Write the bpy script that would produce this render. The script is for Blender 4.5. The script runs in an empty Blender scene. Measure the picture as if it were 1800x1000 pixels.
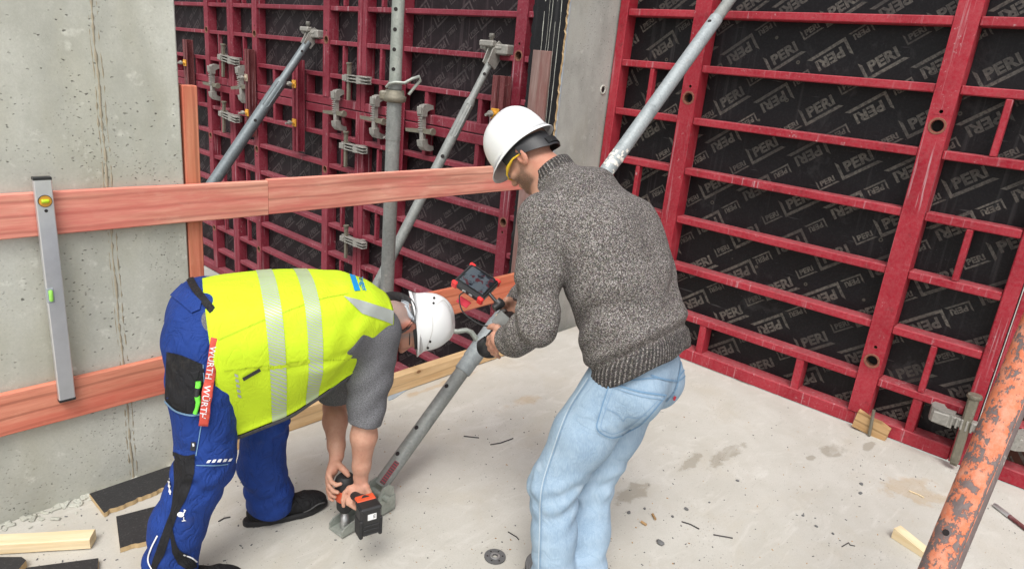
import bpy, bmesh, math, random
import numpy as np
from mathutils import Vector, Matrix, noise as mnoise
random.seed(7); RNG = np.random.default_rng(7)
S = bpy.context.scene
COL = S.collection
R = math.radians
# ---------------------------------------------------------------- camera
F_PX, YAW, PITCH, ROLL, CAM_H = 1191.66, R(40.962), R(17.686), R(5.620), 1.9
_cy, _sy, _cp, _sp = math.cos(YAW), math.sin(YAW), math.cos(PITCH), math.sin(PITCH)
FW = np.array([_cy*_cp, _sy*_cp, -_sp]); _rt = np.array([_sy, -_cy, 0.0]); _up = np.cross(_rt, FW)
RT = math.cos(ROLL)*_rt + math.sin(ROLL)*_up
UP = -math.sin(ROLL)*_rt + math.cos(ROLL)*_up
EYE = np.array([0, 0, CAM_H])
def ray(x, y): return RT*(x-900)/F_PX - UP*(y-500)/F_PX + FW
def at(x, y, depth): return EYE + ray(x, y)*depth             # survey point at a depth from the eye
def on(x, y, axis, val):                                       # survey point on an axis-aligned plane
    d = ray(x, y); return EYE + d*((val-EYE[axis])/d[axis])
cam = bpy.data.cameras.new('camera'); cam_o = bpy.data.objects.new('camera', cam); COL.objects.link(cam_o)
cam.sensor_width = 36; cam.lens = F_PX/1800*36; cam.clip_start = .05; cam.clip_end = 500
cam_o.matrix_world = Matrix(((RT[0], UP[0], -FW[0], EYE[0]), (RT[1], UP[1], -FW[1], EYE[1]), (RT[2], UP[2], -FW[2], EYE[2]), (0, 0, 0, 1)))
S.camera = cam_o
# ---------------------------------------------------------------- light: bright overcast
SUN_EL, SUN_AZ = R(58), R(215)          # azimuth of the direction towards the sun, from +X towards +Y
w = bpy.data.worlds.new('World'); S.world = w; w.use_nodes = True
nt = w.node_tree; bg = nt.nodes['Background']
sky = nt.nodes.new('ShaderNodeTexSky'); sky.sky_type = 'NISHITA'; sky.sun_disc = False
sky.sun_elevation = SUN_EL; sky.sun_rotation = R(90)-SUN_AZ; sky.air_density = 1.0; sky.dust_density = 4.0; sky.ozone_density = 1.0
hs = nt.nodes.new('ShaderNodeHueSaturation'); hs.inputs['Saturation'].default_value = .22
nt.links.new(sky.outputs[0], hs.inputs['Color']); nt.links.new(hs.outputs[0], bg.inputs['Color'])
bg.inputs['Strength'].default_value = 0.15
sl = bpy.data.lights.new('sun', 'SUN'); sl.energy = 1.3; sl.angle = R(26); sl.color = (1, .97, .92)
sun = bpy.data.objects.new('sun', sl); COL.objects.link(sun)
sd = Vector((math.cos(SUN_EL)*math.cos(SUN_AZ), math.cos(SUN_EL)*math.sin(SUN_AZ), math.sin(SUN_EL)))
sun.rotation_euler = sd.to_track_quat('Z', 'Y').to_euler(); sun.location = (0, 0, 12)
vs = S.view_settings; vs.view_transform = 'Standard'; vs.look = 'None'; vs.gamma = 1; vs.use_curve_mapping = False
vs.exposure = 0.56
S.render.engine = 'CYCLES'; S.cycles.max_bounces = 6
# ---------------------------------------------------------------- object helpers
def link(name, mesh, parent=None, mat=None):
    o = bpy.data.objects.new(name, mesh); COL.objects.link(o)
    if parent is not None: o.parent = parent
    if mat is not None and mesh is not None and not mesh.materials: mesh.materials.append(mat)
    return o
def tag(o, label, cat, group=None, kind=None):
    if label: o['label'] = label
    if cat: o['category'] = cat
    if group: o['group'] = group
    if kind: o['kind'] = kind
    return o
def thing(name, label, cat, loc=(0, 0, 0), group=None, rot=None):
    o = bpy.data.objects.new(name, None); COL.objects.link(o); o.empty_display_size = .1
    o.location = loc
    if rot is not None: o.rotation_euler = rot
    return tag(o, label, cat, group)
def copy_tree(o, parent=None):
    c = o.copy(); COL.objects.link(c)
    if parent is not None: c.parent = parent
    for ch in list(o.children): copy_tree(ch, c)
    return c
class MB:
    """collects shapes and becomes one mesh object"""
    def __init__(s): s.v = []; s.f = []; s.m = []; s.sm = []
    def add(s, v, f, mi=0, smooth=False):
        n = len(s.v); s.v += [tuple(map(float, p)) for p in v]; s.f += [tuple(i+n for i in q) for q in f]
        s.m += [mi]*len(f); s.sm += [smooth]*len(f); return s
    def box(s, c, size, M=None, b=.003, mi=0):
        h = [x/2 for x in size]; b = min(b, min(h)*.6); V = []
        for sx in (-1, 1):
            for sy in (-1, 1):
                for sz in (-1, 1):
                    for ax in range(3):
                        p = [sx*(h[0]-b), sy*(h[1]-b), sz*(h[2]-b)]; sg = (sx, sy, sz)[ax]; p[ax] = sg*h[ax]; V.append(p)
        idx = lambda sx, sy, sz, ax: ((sx > 0)*4+(sy > 0)*2+(sz > 0))*3+ax
        Fc = []
        for ax in range(3):
            o = [(ax+1) % 3, (ax+2) % 3]
            for sg in (-1, 1):
                q = []
                for a, d in ((-1, -1), (1, -1), (1, 1), (-1, 1)):
                    g = [0, 0, 0]; g[ax] = sg; g[o[0]] = a; g[o[1]] = d; q.append(idx(*g, ax))
                Fc.append(q if sg > 0 else q[::-1])
            for a in (-1, 1):
                for d in (-1, 1):
                    e = []
                    for t, k in ((-1, o[0]), (1, o[0]), (1, o[1]), (-1, o[1])):
                        g = [0, 0, 0]; g[ax] = t; g[o[0]] = a; g[o[1]] = d; e.append(idx(*g, k))
                    Fc.append(e if a*d < 0 else e[::-1])
        for sx in (-1, 1):
            for sy in (-1, 1):
                for sz in (-1, 1):
                    t = [idx(sx, sy, sz, k) for k in range(3)]; Fc.append(t if sx*sy*sz > 0 else t[::-1])
        P = [Vector(p) for p in V]
        if M is not None: P = [M @ p for p in P]
        c = Vector(c); return s.add([p+c for p in P], Fc, mi)
    def bar(s, a, b, w, h, up=(0, 0, 1), bev=.003, mi=0):
        a = Vector(a); b = Vector(b); x = (b-a); L = x.length; x.normalize(); u = Vector(up)
        y = u.cross(x); y.normalize(); z = x.cross(y)
        M = Matrix((x, y, z)).transposed(); return s.box((a+b)/2, (L, w, h), M, bev, mi)
    def lathe(s, a, b, prof, n=20, mi=0, smooth=True, cap=True, sx=1, sy=1, ref=None):
        """prof: (t 0..1 along a-b, radius)"""
        a = Vector(a); b = Vector(b); z = (b-a).normalized()
        r = Vector(ref) if ref is not None else (Vector((0, 0, 1)) if abs(z.z) < .9 else Vector((1, 0, 0)))
        x = r.cross(z).normalized(); y = z.cross(x)
        V = []; Fc = []
        for t, q in prof:
            c = a+(b-a)*t
            for i in range(n):
                an = 2*math.pi*i/n; V.append(c+x*(math.cos(an)*q*sx)+y*(math.sin(an)*q*sy))
        for k in range(len(prof)-1):
            for i in range(n):
                j = (i+1) % n; Fc.append((k*n+i, k*n+j, k*n+n+j, k*n+n+i))
        s.add(V, Fc, mi, smooth)
        if cap:
            s.add(V[:n], [tuple(range(n))[::-1]], mi); s.add(V[-n:], [tuple(range(n))], mi)
        return s
    def tube(s, pts, r, n=10, mi=0, closed=False):
        pts = [Vector(p) for p in pts]; V = []; Fc = []; m = len(pts)
        t0 = (pts[1]-pts[0]).normalized(); x = t0.orthogonal().normalized()
        for k, p in enumerate(pts):
            t = (pts[min(k+1, m-1)]-pts[max(k-1, 0)]).normalized(); x = (x-t*x.dot(t)).normalized(); y = t.cross(x)
            rr = r[k] if isinstance(r, (list, tuple)) else r
            for i in range(n):
                an = 2*math.pi*i/n; V.append(p+x*math.cos(an)*rr+y*math.sin(an)*rr)
        for k in range(m-1):
            for i in range(n):
                j = (i+1) % n; Fc.append((k*n+i, k*n+j, k*n+n+j, k*n+n+i))
        s.add(V, Fc, mi, True); s.add(V[:n], [tuple(range(n))[::-1]], mi); s.add(V[-n:], [tuple(range(n))], mi); return s
    def prism(s, poly, o, ex, ey, ez, d, mi=0, mi_side=None):
        """outline poly in the ex,ey plane at o, thickness d along ez"""
        o, ex, ey, ez = map(Vector, (o, ex, ey, ez)); n = len(poly)
        A = [o+ex*p[0]+ey*p[1] for p in poly]; B = [p+ez*d for p in A]
        ar = sum(poly[i][0]*poly[(i+1) % n][1]-poly[(i+1) % n][0]*poly[i][1] for i in range(n))
        flip = (ar*ex.cross(ey).dot(ez)*d) < 0
        fs = [tuple(range(n))[::-1], tuple(range(n, 2*n))]; sd_ = [(i, (i+1) % n, (i+1) % n+n, i+n) for i in range(n)]
        if flip: fs = [q[::-1] for q in fs]; sd_ = [q[::-1] for q in sd_]
        s.add(A+B, fs, mi); s.add(A+B, sd_, mi if mi_side is None else mi_side); return s
    def mesh(s, name, mats=()):
        me = bpy.data.meshes.new(name); me.from_pydata(s.v, [], s.f); me.update()
        me.polygons.foreach_set('material_index', s.m); me.polygons.foreach_set('use_smooth', s.sm)
        for m in (mats if isinstance(mats, (list, tuple)) else [mats]): me.materials.append(m)
        return me
    def build(s, name, mats, parent=None): return link(name, s.mesh(name, mats), parent)
# ---------------------------------------------------------------- material helpers
class G:
    def __init__(s, name):
        s.m = bpy.data.materials.new(name); s.m.use_nodes = True; s.nt = s.m.node_tree
        s.b = s.nt.nodes['Principled BSDF']; s.k = 0
    def n(s, t, **kw):
        nd = s.nt.nodes.new('ShaderNode'+t)
        for k, v in kw.items(): setattr(nd, k, v)
        return nd
    def set(s, sock, v):
        if hasattr(v, 'is_linked') or isinstance(v, bpy.types.NodeSocket): s.nt.links.new(v, sock)
        elif isinstance(v, (tuple, list)) and len(v) == 3 and sock.type == 'RGBA': sock.default_value = (*v, 1)
        else: sock.default_value = v
    def pos(s): return s.n('NewGeometry').outputs['Position']
    def nrm(s): return s.n('NewGeometry').outputs['Normal']
    def obj(s): return s.n('TexCoord').outputs['Object']
    def attr(s, name, out='Fac'): a = s.n('Attribute'); a.attribute_name = name; return a.outputs[out]
    def rnd(s): return s.n('ObjectInfo').outputs['Random']
    def map(s, v, sc=(1, 1, 1), loc=(0, 0, 0), rot=(0, 0, 0)):
        m = s.n('Mapping'); s.set(m.inputs['Vector'], v); m.inputs['Scale'].default_value = sc; m.inputs['Location'].default_value = loc; m.inputs['Rotation'].default_value = rot
        return m.outputs[0]
    def noise(s, v, sc, det=3, rough=.55, dist=0, col=False):
        m = s.n('TexNoise'); s.set(m.inputs['Vector'], v); m.inputs['Scale'].default_value = sc; m.inputs['Detail'].default_value = det
        m.inputs['Roughness'].default_value = rough; m.inputs['Distortion'].default_value = dist
        return m.outputs['Color' if col else 'Fac']
    def voro(s, v, sc, out='Distance', feat='F1', rand=1):
        m = s.n('TexVoronoi', feature=feat); s.set(m.inputs['Vector'], v); m.inputs['Scale'].default_value = sc; m.inputs['Randomness'].default_value = rand
        return m.outputs[out]
    def wave(s, v, sc, dist=0, det=2, dsc=1, axis='X', prof='SIN'):
        m = s.n('TexWave', bands_direction=axis, wave_profile=prof); s.set(m.inputs['Vector'], v); m.inputs['Scale'].default_value = sc
        m.inputs['Distortion'].default_value = dist; m.inputs['Detail'].default_value = det; m.inputs['Detail Scale'].default_value = dsc
        return m.outputs['Fac']
    def ramp(s, f, *st, interp='LINEAR'):
        m = s.n('ValToRGB'); s.set(m.inputs[0], f); cr = m.color_ramp; cr.interpolation = interp
        while len(cr.elements) < len(st): cr.elements.new(.5)
        for e, (p, c) in zip(cr.elements, st):
            e.position = p; e.color = (c, c, c, 1) if isinstance(c, (int, float)) else (*c, 1)
        return m.outputs[0]
    def mix(s, f, a, b, mode='MIX'):
        m = s.n('Mix', data_type='RGBA', blend_type=mode); s.set(m.inputs[0], f); s.set(m.inputs[6], a); s.set(m.inputs[7], b); return m.outputs[2]
    def ma(s, op, a, b=0., c=0.):
        m = s.n('Math', operation=op); s.set(m.inputs[0], a); s.set(m.inputs[1], b); s.set(m.inputs[2], c); return m.outputs[0]
    def sep(s, v): m = s.n('SeparateXYZ'); s.set(m.inputs[0], v); return m.outputs
    def comb(s, x, y, z=0.): m = s.n('CombineXYZ'); s.set(m.inputs[0], x); s.set(m.inputs[1], y); s.set(m.inputs[2], z); return m.outputs[0]
    def out(s, col, rough=.6, metal=0., height=None, dist=.005, strength=1., spec=.5):
        s.set(s.b.inputs['Base Color'], col); s.set(s.b.inputs['Roughness'], rough); s.set(s.b.inputs['Metallic'], metal)
        s.b.inputs['Specular IOR Level'].default_value = spec
        if height is not None:
            b = s.n('Bump'); s.set(b.inputs['Height'], height); b.inputs['Distance'].default_value = dist; b.inputs['Strength'].default_value = strength
            s.nt.links.new(b.outputs[0], s.b.inputs['Normal'])
        return s.m
MAT = {}
def simple(name, col, rough=.5, metal=0., var=.25, sc=30, bump=.0, spec=.5, objc=True):
    g = G(name); v = g.obj() if objc else g.pos()
    n = g.noise(v, sc, 4); c = g.mix(n, tuple(x*(1-var) for x in col), tuple(min(1, x*(1+var)) for x in col))
    MAT[name] = g.out(c, rough, metal, n if bump else None, bump, .6, spec); return MAT[name]
# concrete, cast against boards
def concrete(name, lo, hi, pits=True):
    g = G(name); p = g.pos()
    big = g.noise(p, 1.1, 5, .6, .4); mid = g.noise(g.map(p, (1, 1, .6)), 5, 5, .65); fine = g.noise(p, 130, 4, .7)
    c = g.mix(g.ramp(big, (.3, 0), (.7, 1)), lo, hi)
    c = g.mix(g.ma('MULTIPLY', g.ramp(mid, (.45, 0), (.7, 1)), .5), c, tuple(x*.72 for x in lo))
    yel = g.noise(g.map(p, (1, 1, .35), (3, 1, 4)), 2.3, 4, .6)
    c = g.mix(g.ma('MULTIPLY', g.ramp(yel, (.5, 0), (.72, 1)), .45), c, (lo[0]*.95, lo[1]*.88, lo[2]*.68))
    c = g.mix(g.ma('MULTIPLY', g.ramp(fine, (.35, 0), (.75, 1)), .35), c, tuple(x*.75 for x in lo))
    pale = g.noise(g.map(p, (1, 1, 1), (7, 2, 1)), 14, 4, .7)
    c = g.mix(g.ma('MULTIPLY', g.ramp(pale, (.6, 0), (.72, 1)), .4), c, tuple(min(1, x*1.25) for x in hi))
    h = g.ma('ADD', g.ma('MULTIPLY', fine, .15), g.ma('MULTIPLY', mid, .3))
    if pits:
        wp = g.n('VectorMath', operation='ADD'); g.set(wp.inputs[0], p)
        wsc = g.n('VectorMath', operation='SCALE'); g.set(wsc.inputs[0], g.noise(p, 40, 2, col=True)); wsc.inputs['Scale'].default_value = .02; g.set(wp.inputs[1], wsc.outputs[0])
        q = wp.outputs[0]; tot = None
        for sc, thr, off in ((36, .15, 0), (17, .085, 5), (75, .17, 9), (52, .17, 2)):
            d = g.voro(g.map(q, (.75, 1, 1.25), (off, off, off), (0, .35, 0)), sc); area = g.noise(g.map(p, (1, 1, 1), (off, 3, off)), 1.7, 3)
            k = g.ma('MULTIPLY', g.ramp(d, (thr*.55, 1), (thr, 0)), g.ramp(area, (.50, 0), (.58, 1)))
            tot = k if tot is None else g.ma('MAXIMUM', tot, k)
        c = g.mix(g.ma('MULTIPLY', tot, .8), c, tuple(x*.22 for x in lo)); h = g.ma('SUBTRACT', h, tot)
    MAT[name] = g.out(c, .82, 0, h, .006, .7, .3)
concrete('concrete_wall', (.40, .40, .345), (.58, .585, .53))
concrete('concrete_grey', (.305, .31, .28), (.46, .465, .43))
# floor slab
g = G('concrete_floor'); p = g.pos()
big = g.noise(p, .9, 5, .6, .3); mid = g.noise(p, 6, 6, .65); fine = g.noise(p, 160, 4, .7); fl = g.noise(g.map(p, (1, 1, 1), (4, 4, 0)), 2.6, 6, .7, .5)
c = g.mix(g.ramp(big, (.3, 0), (.7, 1)), (.43, .415, .37), (.55, .535, .49))
c = g.mix(g.ma('MULTIPLY', g.ramp(mid, (.42, 0), (.72, 1)), .4), c, (.39, .365, .31))
c = g.mix(g.ma('MULTIPLY', g.ramp(fl, (.52, 0), (.75, 1)), .35), c, (.42, .36, .26))
c = g.mix(g.ma('MULTIPLY', g.ramp(fine, (.4, 0), (.8, 1)), .45), c, (.33, .31, .27))
sx = g.sep(p)
def blob(cx, cy, rx, ry, rot, seed, wob=.9):
    v = g.map(p, (1, 1, 1), (-cx, -cy, 0)); v = g.map(v, (1/rx, 1/ry, 1), (0, 0, 0), (0, 0, -rot))
    s_ = g.sep(v); d = g.ma('SQRT', g.ma('ADD', g.ma('MULTIPLY', s_[0], s_[0]), g.ma('MULTIPLY', s_[1], s_[1])))
    n_ = g.noise(g.map(p, (1, 1, 1), (seed, seed*2, 0)), 7, 5, .65)
    return g.ramp(g.ma('ADD', d, g.ma('MULTIPLY', g.ma('SUBTRACT', n_, .5), wob*3.2)), (.70, 1), (1.0, 0))
def damp(x0, y0, x1, y1, wid, seed):
    a = on(x0, y0, 2, 0); b = on(x1, y1, 2, 0); m_ = (a+b)/2; L = np.hypot(*(b-a)[:2])
    return blob(m_[0], m_[1], L/2*1.05, wid/2, math.atan2(b[1]-a[1], b[0]-a[0]), seed)
st = None
for a in ((1190, 825, 1235, 800, .07, 1), (1225, 800, 1330, 796, .10, 2), (1410, 802, 1440, 806, .05, 3), (1440, 800, 1485, 788, .12, 4), (1080, 880, 1145, 850, .10, 5), (1500, 765, 1560, 800, .05, 11)):
    k = damp(*a); st = k if st is None else g.ma('MAXIMUM', st, k)
c = g.mix(g.ma('MULTIPLY', st, .62), c, (.25, .225, .175))
tr_ = g.noise(g.map(p, (1, 2.6, 1), (2, 2, 0), (0, 0, .6)), 3.2, 6, .7, .8); c = g.mix(g.ma('MULTIPLY', g.ramp(tr_, (.54, 0), (.68, 1)), .28), c, (.66, .65, .61)); sc_ = g.noise(g.map(p, (1, 9, 1), (0, 1, 0), (0, 0, .9)), 5, 4, .6); c = g.mix(g.ma('MULTIPLY', g.ramp(sc_, (.62, 0), (.70, 1)), .22), c, (.33, .31, .27))
ru = None
for a in ((1590, 845, 1625, 872, .12, 7), (1560, 830, 1650, 890, .30, 8), (880, 690, 960, 720, .10, 9), (690, 690, 860, 660, .06, 13)):
    k = damp(*a); ru = k if ru is None else g.ma('MAXIMUM', ru, k)
c = g.mix(g.ma('MULTIPLY', g.ma('MULTIPLY', ru, mid), .7), c, (.40, .27, .13))
sp = g.ramp(g.voro(p, 60), (.08, 1), (.14, 0)); spa = g.ramp(g.noise(p, 2.2, 3), (.48, 0), (.6, 1)); sp = g.ma('MULTIPLY', sp, spa)
sp2 = g.ma('MULTIPLY', g.ramp(g.voro(g.map(p, (1, 1, 1), (3, 5, 0)), 23), (.06, 1), (.09, 0)), g.ramp(g.noise(p, 1.3, 3), (.45, 0), (.6, 1)))
c = g.mix(g.ma('MULTIPLY', g.ma('MAXIMUM', sp, sp2), .75), c, (.12, .11, .09))
h = g.ma('ADD', g.ma('MULTIPLY', fine, .25), g.ma('MULTIPLY', mid, .5))
MAT['concrete_floor'] = g.out(c, g.ma('SUBTRACT', .85, g.ma('MULTIPLY', st, .2)), 0, h, .004, .5, .3)
# red powder-coated formwork steel
def red_steel(name, base, dust, amount):
    g = G(name); p = g.pos(); o = g.ma('MULTIPLY', g.rnd(), 13.)
    q = g.n('VectorMath', operation='ADD'); g.set(q.inputs[0], p); g.set(q.inputs[1], g.comb(o, o, o)); q = q.outputs[0]
    big = g.noise(q, 3, 5, .6); fine = g.noise(q, 60, 5, .7); scr = g.noise(g.map(q, (1, 14, 1)), 22, 3, .6); scr2 = g.noise(g.map(q, (1, 1, .07)), 60, 3, .6)
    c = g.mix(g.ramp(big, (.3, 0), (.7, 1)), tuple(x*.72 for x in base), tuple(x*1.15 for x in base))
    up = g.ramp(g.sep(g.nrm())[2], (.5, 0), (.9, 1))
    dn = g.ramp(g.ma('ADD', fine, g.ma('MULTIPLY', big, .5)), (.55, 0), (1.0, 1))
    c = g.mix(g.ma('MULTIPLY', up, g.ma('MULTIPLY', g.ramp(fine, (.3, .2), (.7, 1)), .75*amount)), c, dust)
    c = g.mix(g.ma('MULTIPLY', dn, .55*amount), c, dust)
    sp = g.ramp(g.noise(q, 26, 6, .75), (.61, 0), (.68, 1)); spm = g.ramp(g.noise(q, 1.9, 3), (.42, 0), (.60, 1)); c = g.mix(g.ma('MULTIPLY', g.ma('MULTIPLY', sp, spm), .75), c, (.44, .33, .33))
    dr = g.ma('MULTIPLY', g.ramp(g.noise(g.map(q, (1, 1, .035)), 46, 3, .6), (.60, 0), (.68, 1)), g.ramp(g.noise(q, 1.6, 3), (.44, 0), (.58, 1))); c = g.mix(g.ma('MULTIPLY', dr, .6), c, (.50, .36, .38))
    rs = g.ma('MULTIPLY', g.ramp(g.noise(q, 15, 6, .75), (.62, 0), (.70, 1)), g.ramp(g.noise(g.map(q, (1, 1, 1), (5, 3, 9)), 2.3, 2), (.5, 0), (.62, 1))); c = g.mix(g.ma('MULTIPLY', rs, .65), c, (.11, .035, .016))
    sr = g.ma('MAXIMUM', g.ramp(scr, (.70, 0), (.76, 1)), g.ramp(scr2, (.68, 0), (.75, 1))); c = g.mix(g.ma('MULTIPLY', sr, .35), c, (.32, .16, .16))
    dk = g.ramp(g.noise(g.map(q, (1, 1, 1), (2, 8, 1)), 9, 6, .7), (.60, 0), (.72, 1)); c = g.mix(g.ma('MULTIPLY', dk, .5), c, (.06, .015, .015))
    MAT[name] = g.out(c, g.ma('ADD', .42, g.ma('MULTIPLY', dn, .3)), 0, g.ma('ADD', fine, big), .0015, .5, .28)
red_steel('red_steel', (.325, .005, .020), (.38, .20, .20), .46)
red_steel('red_steel_dusty_shaded', (.20, .0055, .022), (.30, .15, .165), .62)  # back frames: dust, plus the pit's dimmer light put into a darker red
red_steel('rusty_waler', (.12, .016, .020), (.24, .14, .13), .8)
def ply(name, base, dust, streak, rough):
    g = G(name); p = g.pos(); n = g.noise(p, 2.2, 5, .6); f = g.noise(p, 90, 4, .7)
    c = g.mix(n, tuple(x*.7 for x in base), tuple(x*1.3 for x in base))
    s_ = g.noise(g.map(p, (1, 1, .03)), 26, 3, .6); s_ = g.ma('MULTIPLY', g.ramp(s_, (.55, 0), (.75, 1)), g.ramp(g.noise(p, 1.1, 2), (.4, 0), (.65, 1)))
    c = g.mix(g.ma('MULTIPLY', s_, streak), c, dust)
    sp = g.ma('MULTIPLY', g.ramp(g.voro(p, 55), (.05, 1), (.11, 0)), g.ramp(g.noise(p, 1.6, 3), (.5, 0), (.65, 1))); c = g.mix(g.ma('MULTIPLY', sp, .6), c, tuple(x*1.4 for x in dust))
    ht = g.n('VectorMath', operation='ADD')
    hl = g.ramp(g.noise(g.map(p, (1, .6, 9)), 5, 2, .5), (.715, 0), (.735, 1)); c = g.mix(g.ma('MULTIPLY', hl, .35), c, dust)
    c = g.mix(g.ma('MULTIPLY', g.ramp(f, (.45, 0), (.85, 1)), .10), c, dust)
    fm = g.ramp(g.noise(g.map(p, (1, 1, .7), (3, 3, 3)), 2.6, 7, .72, .6), (.57, 0), (.70, 1)); c = g.mix(g.ma('MULTIPLY', fm, .22), c, dust)
    dots = g.ramp(g.voro(g.map(p, (0, 1, 1)), 5.4, rand=.35), (.035, 0), (.045, 1), (.06, 1), (.075, 0)); c = g.mix(g.ma('MULTIPLY', dots, .45), c, (.16, .15, .12))
    MAT[name] = g.out(c, g.ma('ADD', rough, g.ma('MULTIPLY', n, .2)), 0, g.ma('ADD', g.ma('MULTIPLY', f, .3), n), .002, .4, .22)
ply('black_ply', (.0075, .0072, .0085), (.12, .12, .12), .30, .36)
ply('dusty_ply', (.017, .012, .014), (.15, .115, .12), .55, .5)
ply('brown_ply', (.07, .028, .018), (.22, .13, .10), .5, .5)
g = G('logo_print'); p = g.pos(); n = g.noise(p, 55, 5, .75); s_ = g.noise(g.map(p, (1, 1, 1)), 6, 3)
MAT['logo_print'] = g.out(g.mix(g.ramp(n, (.42, 0), (.62, 1)), g.mix(g.ma('MULTIPLY', g.ramp(g.noise(p, 3.1, 4, .6), (.42, 0), (.62, 1)), .8), g.mix(s_, (.165, .155, .128), (.085, .080, .069)), (.028, .026, .024)), (.028, .026, .023)), .55)
g = G('logo_print_faded'); p = g.pos(); n = g.noise(p, 45, 5, .75); s_ = g.noise(p, 3, 4)
MAT['logo_print_faded'] = g.out(g.mix(g.ramp(n, (.35, 0), (.65, 1)), g.mix(s_, (.12, .09, .088), (.04, .031, .033)), (.022, .017, .019)), .6)
# galvanised steel
def galv(name, lo, hi, rough=.42, metal=.75, dirt=.5):
    g = G(name); p = g.obj(); n = g.noise(p, 9, 5, .65); sp = g.voro(p, 90, 'Color'); f = g.noise(g.map(p, (1, 1, .15)), 60, 4, .7)
    c = g.mix(n, lo, hi); c = g.mix(.15, c, g.ramp(g.sep(sp)[0], (0, .2), (1, .8)), 'OVERLAY')
    d = g.ramp(g.noise(g.map(p, (1, 1, 1), (5, 1, 2)), 22, 6, .75), (.58, 0), (.70, 1)); c = g.mix(g.ma('MULTIPLY', d, dirt), c, (.45, .43, .38))
    k = g.ramp(g.noise(g.map(p, (1, 1, .4), (1, 7, 3)), 14, 5, .7), (.56, 0), (.72, 1)); c = g.mix(g.ma('MULTIPLY', k, .5), c, tuple(x*.45 for x in lo))
    MAT[name] = g.out(c, g.ma('ADD', rough, g.ma('MULTIPLY', d, .3)), g.ma('SUBTRACT', metal, g.ma('MULTIPLY', d, metal*.8)), g.ma('ADD', f, n), .0012, .5)
galv('galvanised', (.22, .25, .26), (.37, .40, .405), .58, .25)
galv('galvanised_dull', (.17, .18, .172), (.30, .31, .295), .6, .25)
galv('galvanised_green', (.24, .265, .235), (.40, .42, .38), .5, .4)
galv('dark_tube', (.12, .145, .155), (.21, .235, .245), .5, .35, .35)
galv('cast_grey', (.20, .19, .17), (.38, .365, .33), .6, .25, .6)
galv('threaded_rod', (.14, .125, .09), (.25, .23, .18), .6, .4, .5)
# timber: grain along local X
def timber(name, lo, hi, stain=None, knots=True, dark=.5, axis=0, lines=.55, scuff=.35):
    g = G(name); o = g.obj(); rr = g.ma('MULTIPLY', g.rnd(), 7.)
    q = g.n('VectorMath', operation='ADD'); g.set(q.inputs[0], o); g.set(q.inputs[1], g.comb(rr, rr, rr)); q = q.outputs[0]
    sc = [1, 1, 1]; sc[axis] = .07
    wv = g.n('VectorMath', operation='ADD'); g.set(wv.inputs[0], q)
    bend = g.ma('MULTIPLY', g.ma('SUBTRACT', g.noise(g.map(q, tuple(.35 if i == axis else 1 for i in range(3))), 3, 2), .5), .05); g.set(wv.inputs[1], g.comb(bend, bend, bend)); wq = wv.outputs[0]
    gr = g.noise(g.map(wq, tuple(sc)), 42, 4, .6); gr2 = g.noise(g.map(wq, tuple(x*1. for x in sc)), 11, 3, .5); fib = g.noise(g.map(q, tuple(sc)), 260, 3, .6)
    c = g.mix(g.ramp(gr, (.35, 0), (.68, 1)), hi, lo); c = g.mix(g.ma('MULTIPLY', g.ramp(gr2, (.55, 0), (.64, 1)), dark), c, tuple(x*.5 for x in lo))
    wz = g.wave(g.map(wq, tuple((.22 if i == axis else 0 if i == 1 else 1) for i in range(3))), 5.5, 2.2, 3, .9, 'Z' if axis == 0 else 'X'); c = g.mix(g.ma('MULTIPLY', g.ramp(wz, (.86, 0), (.98, 1)), lines), c, tuple(x*.36 for x in lo))
    pl_ = g.ramp(g.noise(g.map(q, tuple(.5 if i == axis else 1 for i in range(3)), (6, 1, 2)), 16, 6, .75), (.56, 0), (.70, 1)); c = g.mix(g.ma('MULTIPLY', pl_, scuff), c, tuple(min(.85, x*1.15+.08) for x in hi))
    c = g.mix(g.ma('MULTIPLY', fib, .45), c, tuple(x*.7 for x in lo))
    if stain:
        m_ = g.noise(g.map(q, tuple(.13 if i == axis else 1 for i in range(3)), (2, 9, 4)), 9, 5, .7); c = g.mix(g.ramp(m_, (.42, .05), (.66, .8)), c, g.mix(gr, stain, tuple(x*.72 for x in stain)))
    if knots:
        sk = [1, 0, 1]; sk[axis] = .6; d = g.voro(g.map(q, tuple(sk)), 5.2); kn = g.ramp(d, (.045, 1), (.075, 0)); ring = g.ramp(d, (.06, 0), (.085, .5), (.13, 0))
        c = g.mix(g.ma('MULTIPLY', ring, .6), c, tuple(x*.5 for x in lo)); c = g.mix(g.ma('MULTIPLY', kn, .85), c, (lo[0]*.3, lo[1]*.2, lo[2]*.16))
    MAT[name] = g.out(c, .75, 0, g.ma('ADD', gr, g.ma('MULTIPLY', fib, .5)), .0012, .6, .3)
timber('red_board', (.62, .25, .175), (.86, .46, .34), (.72, .18, .15))
timber('orange_board', (.62, .20, .10), (.72, .29, .17), (.68, .13, .07), True, .3)
timber('lower_board', (.58, .20, .125), (.76, .32, .21), (.66, .14, .095), True, .35)
timber('red_plank', (.55, .20, .11), (.66, .28, .17), (.60, .12, .08), True, .3, 2)
timber('old_plank', (.20, .125, .11), (.32, .235, .21), (.20, .065, .055), True, .4, 2)
timber('fresh_timber', (.58, .37, .18), (.74, .53, .30), None, True, .25, 0, .3, .2)
timber('pale_timber', (.72, .56, .33), (.82, .70, .48), None, False, .15, 0, .15, .1)
timber('brown_timber', (.42, .25, .11), (.55, .36, .18), None, True, .3)
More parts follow.
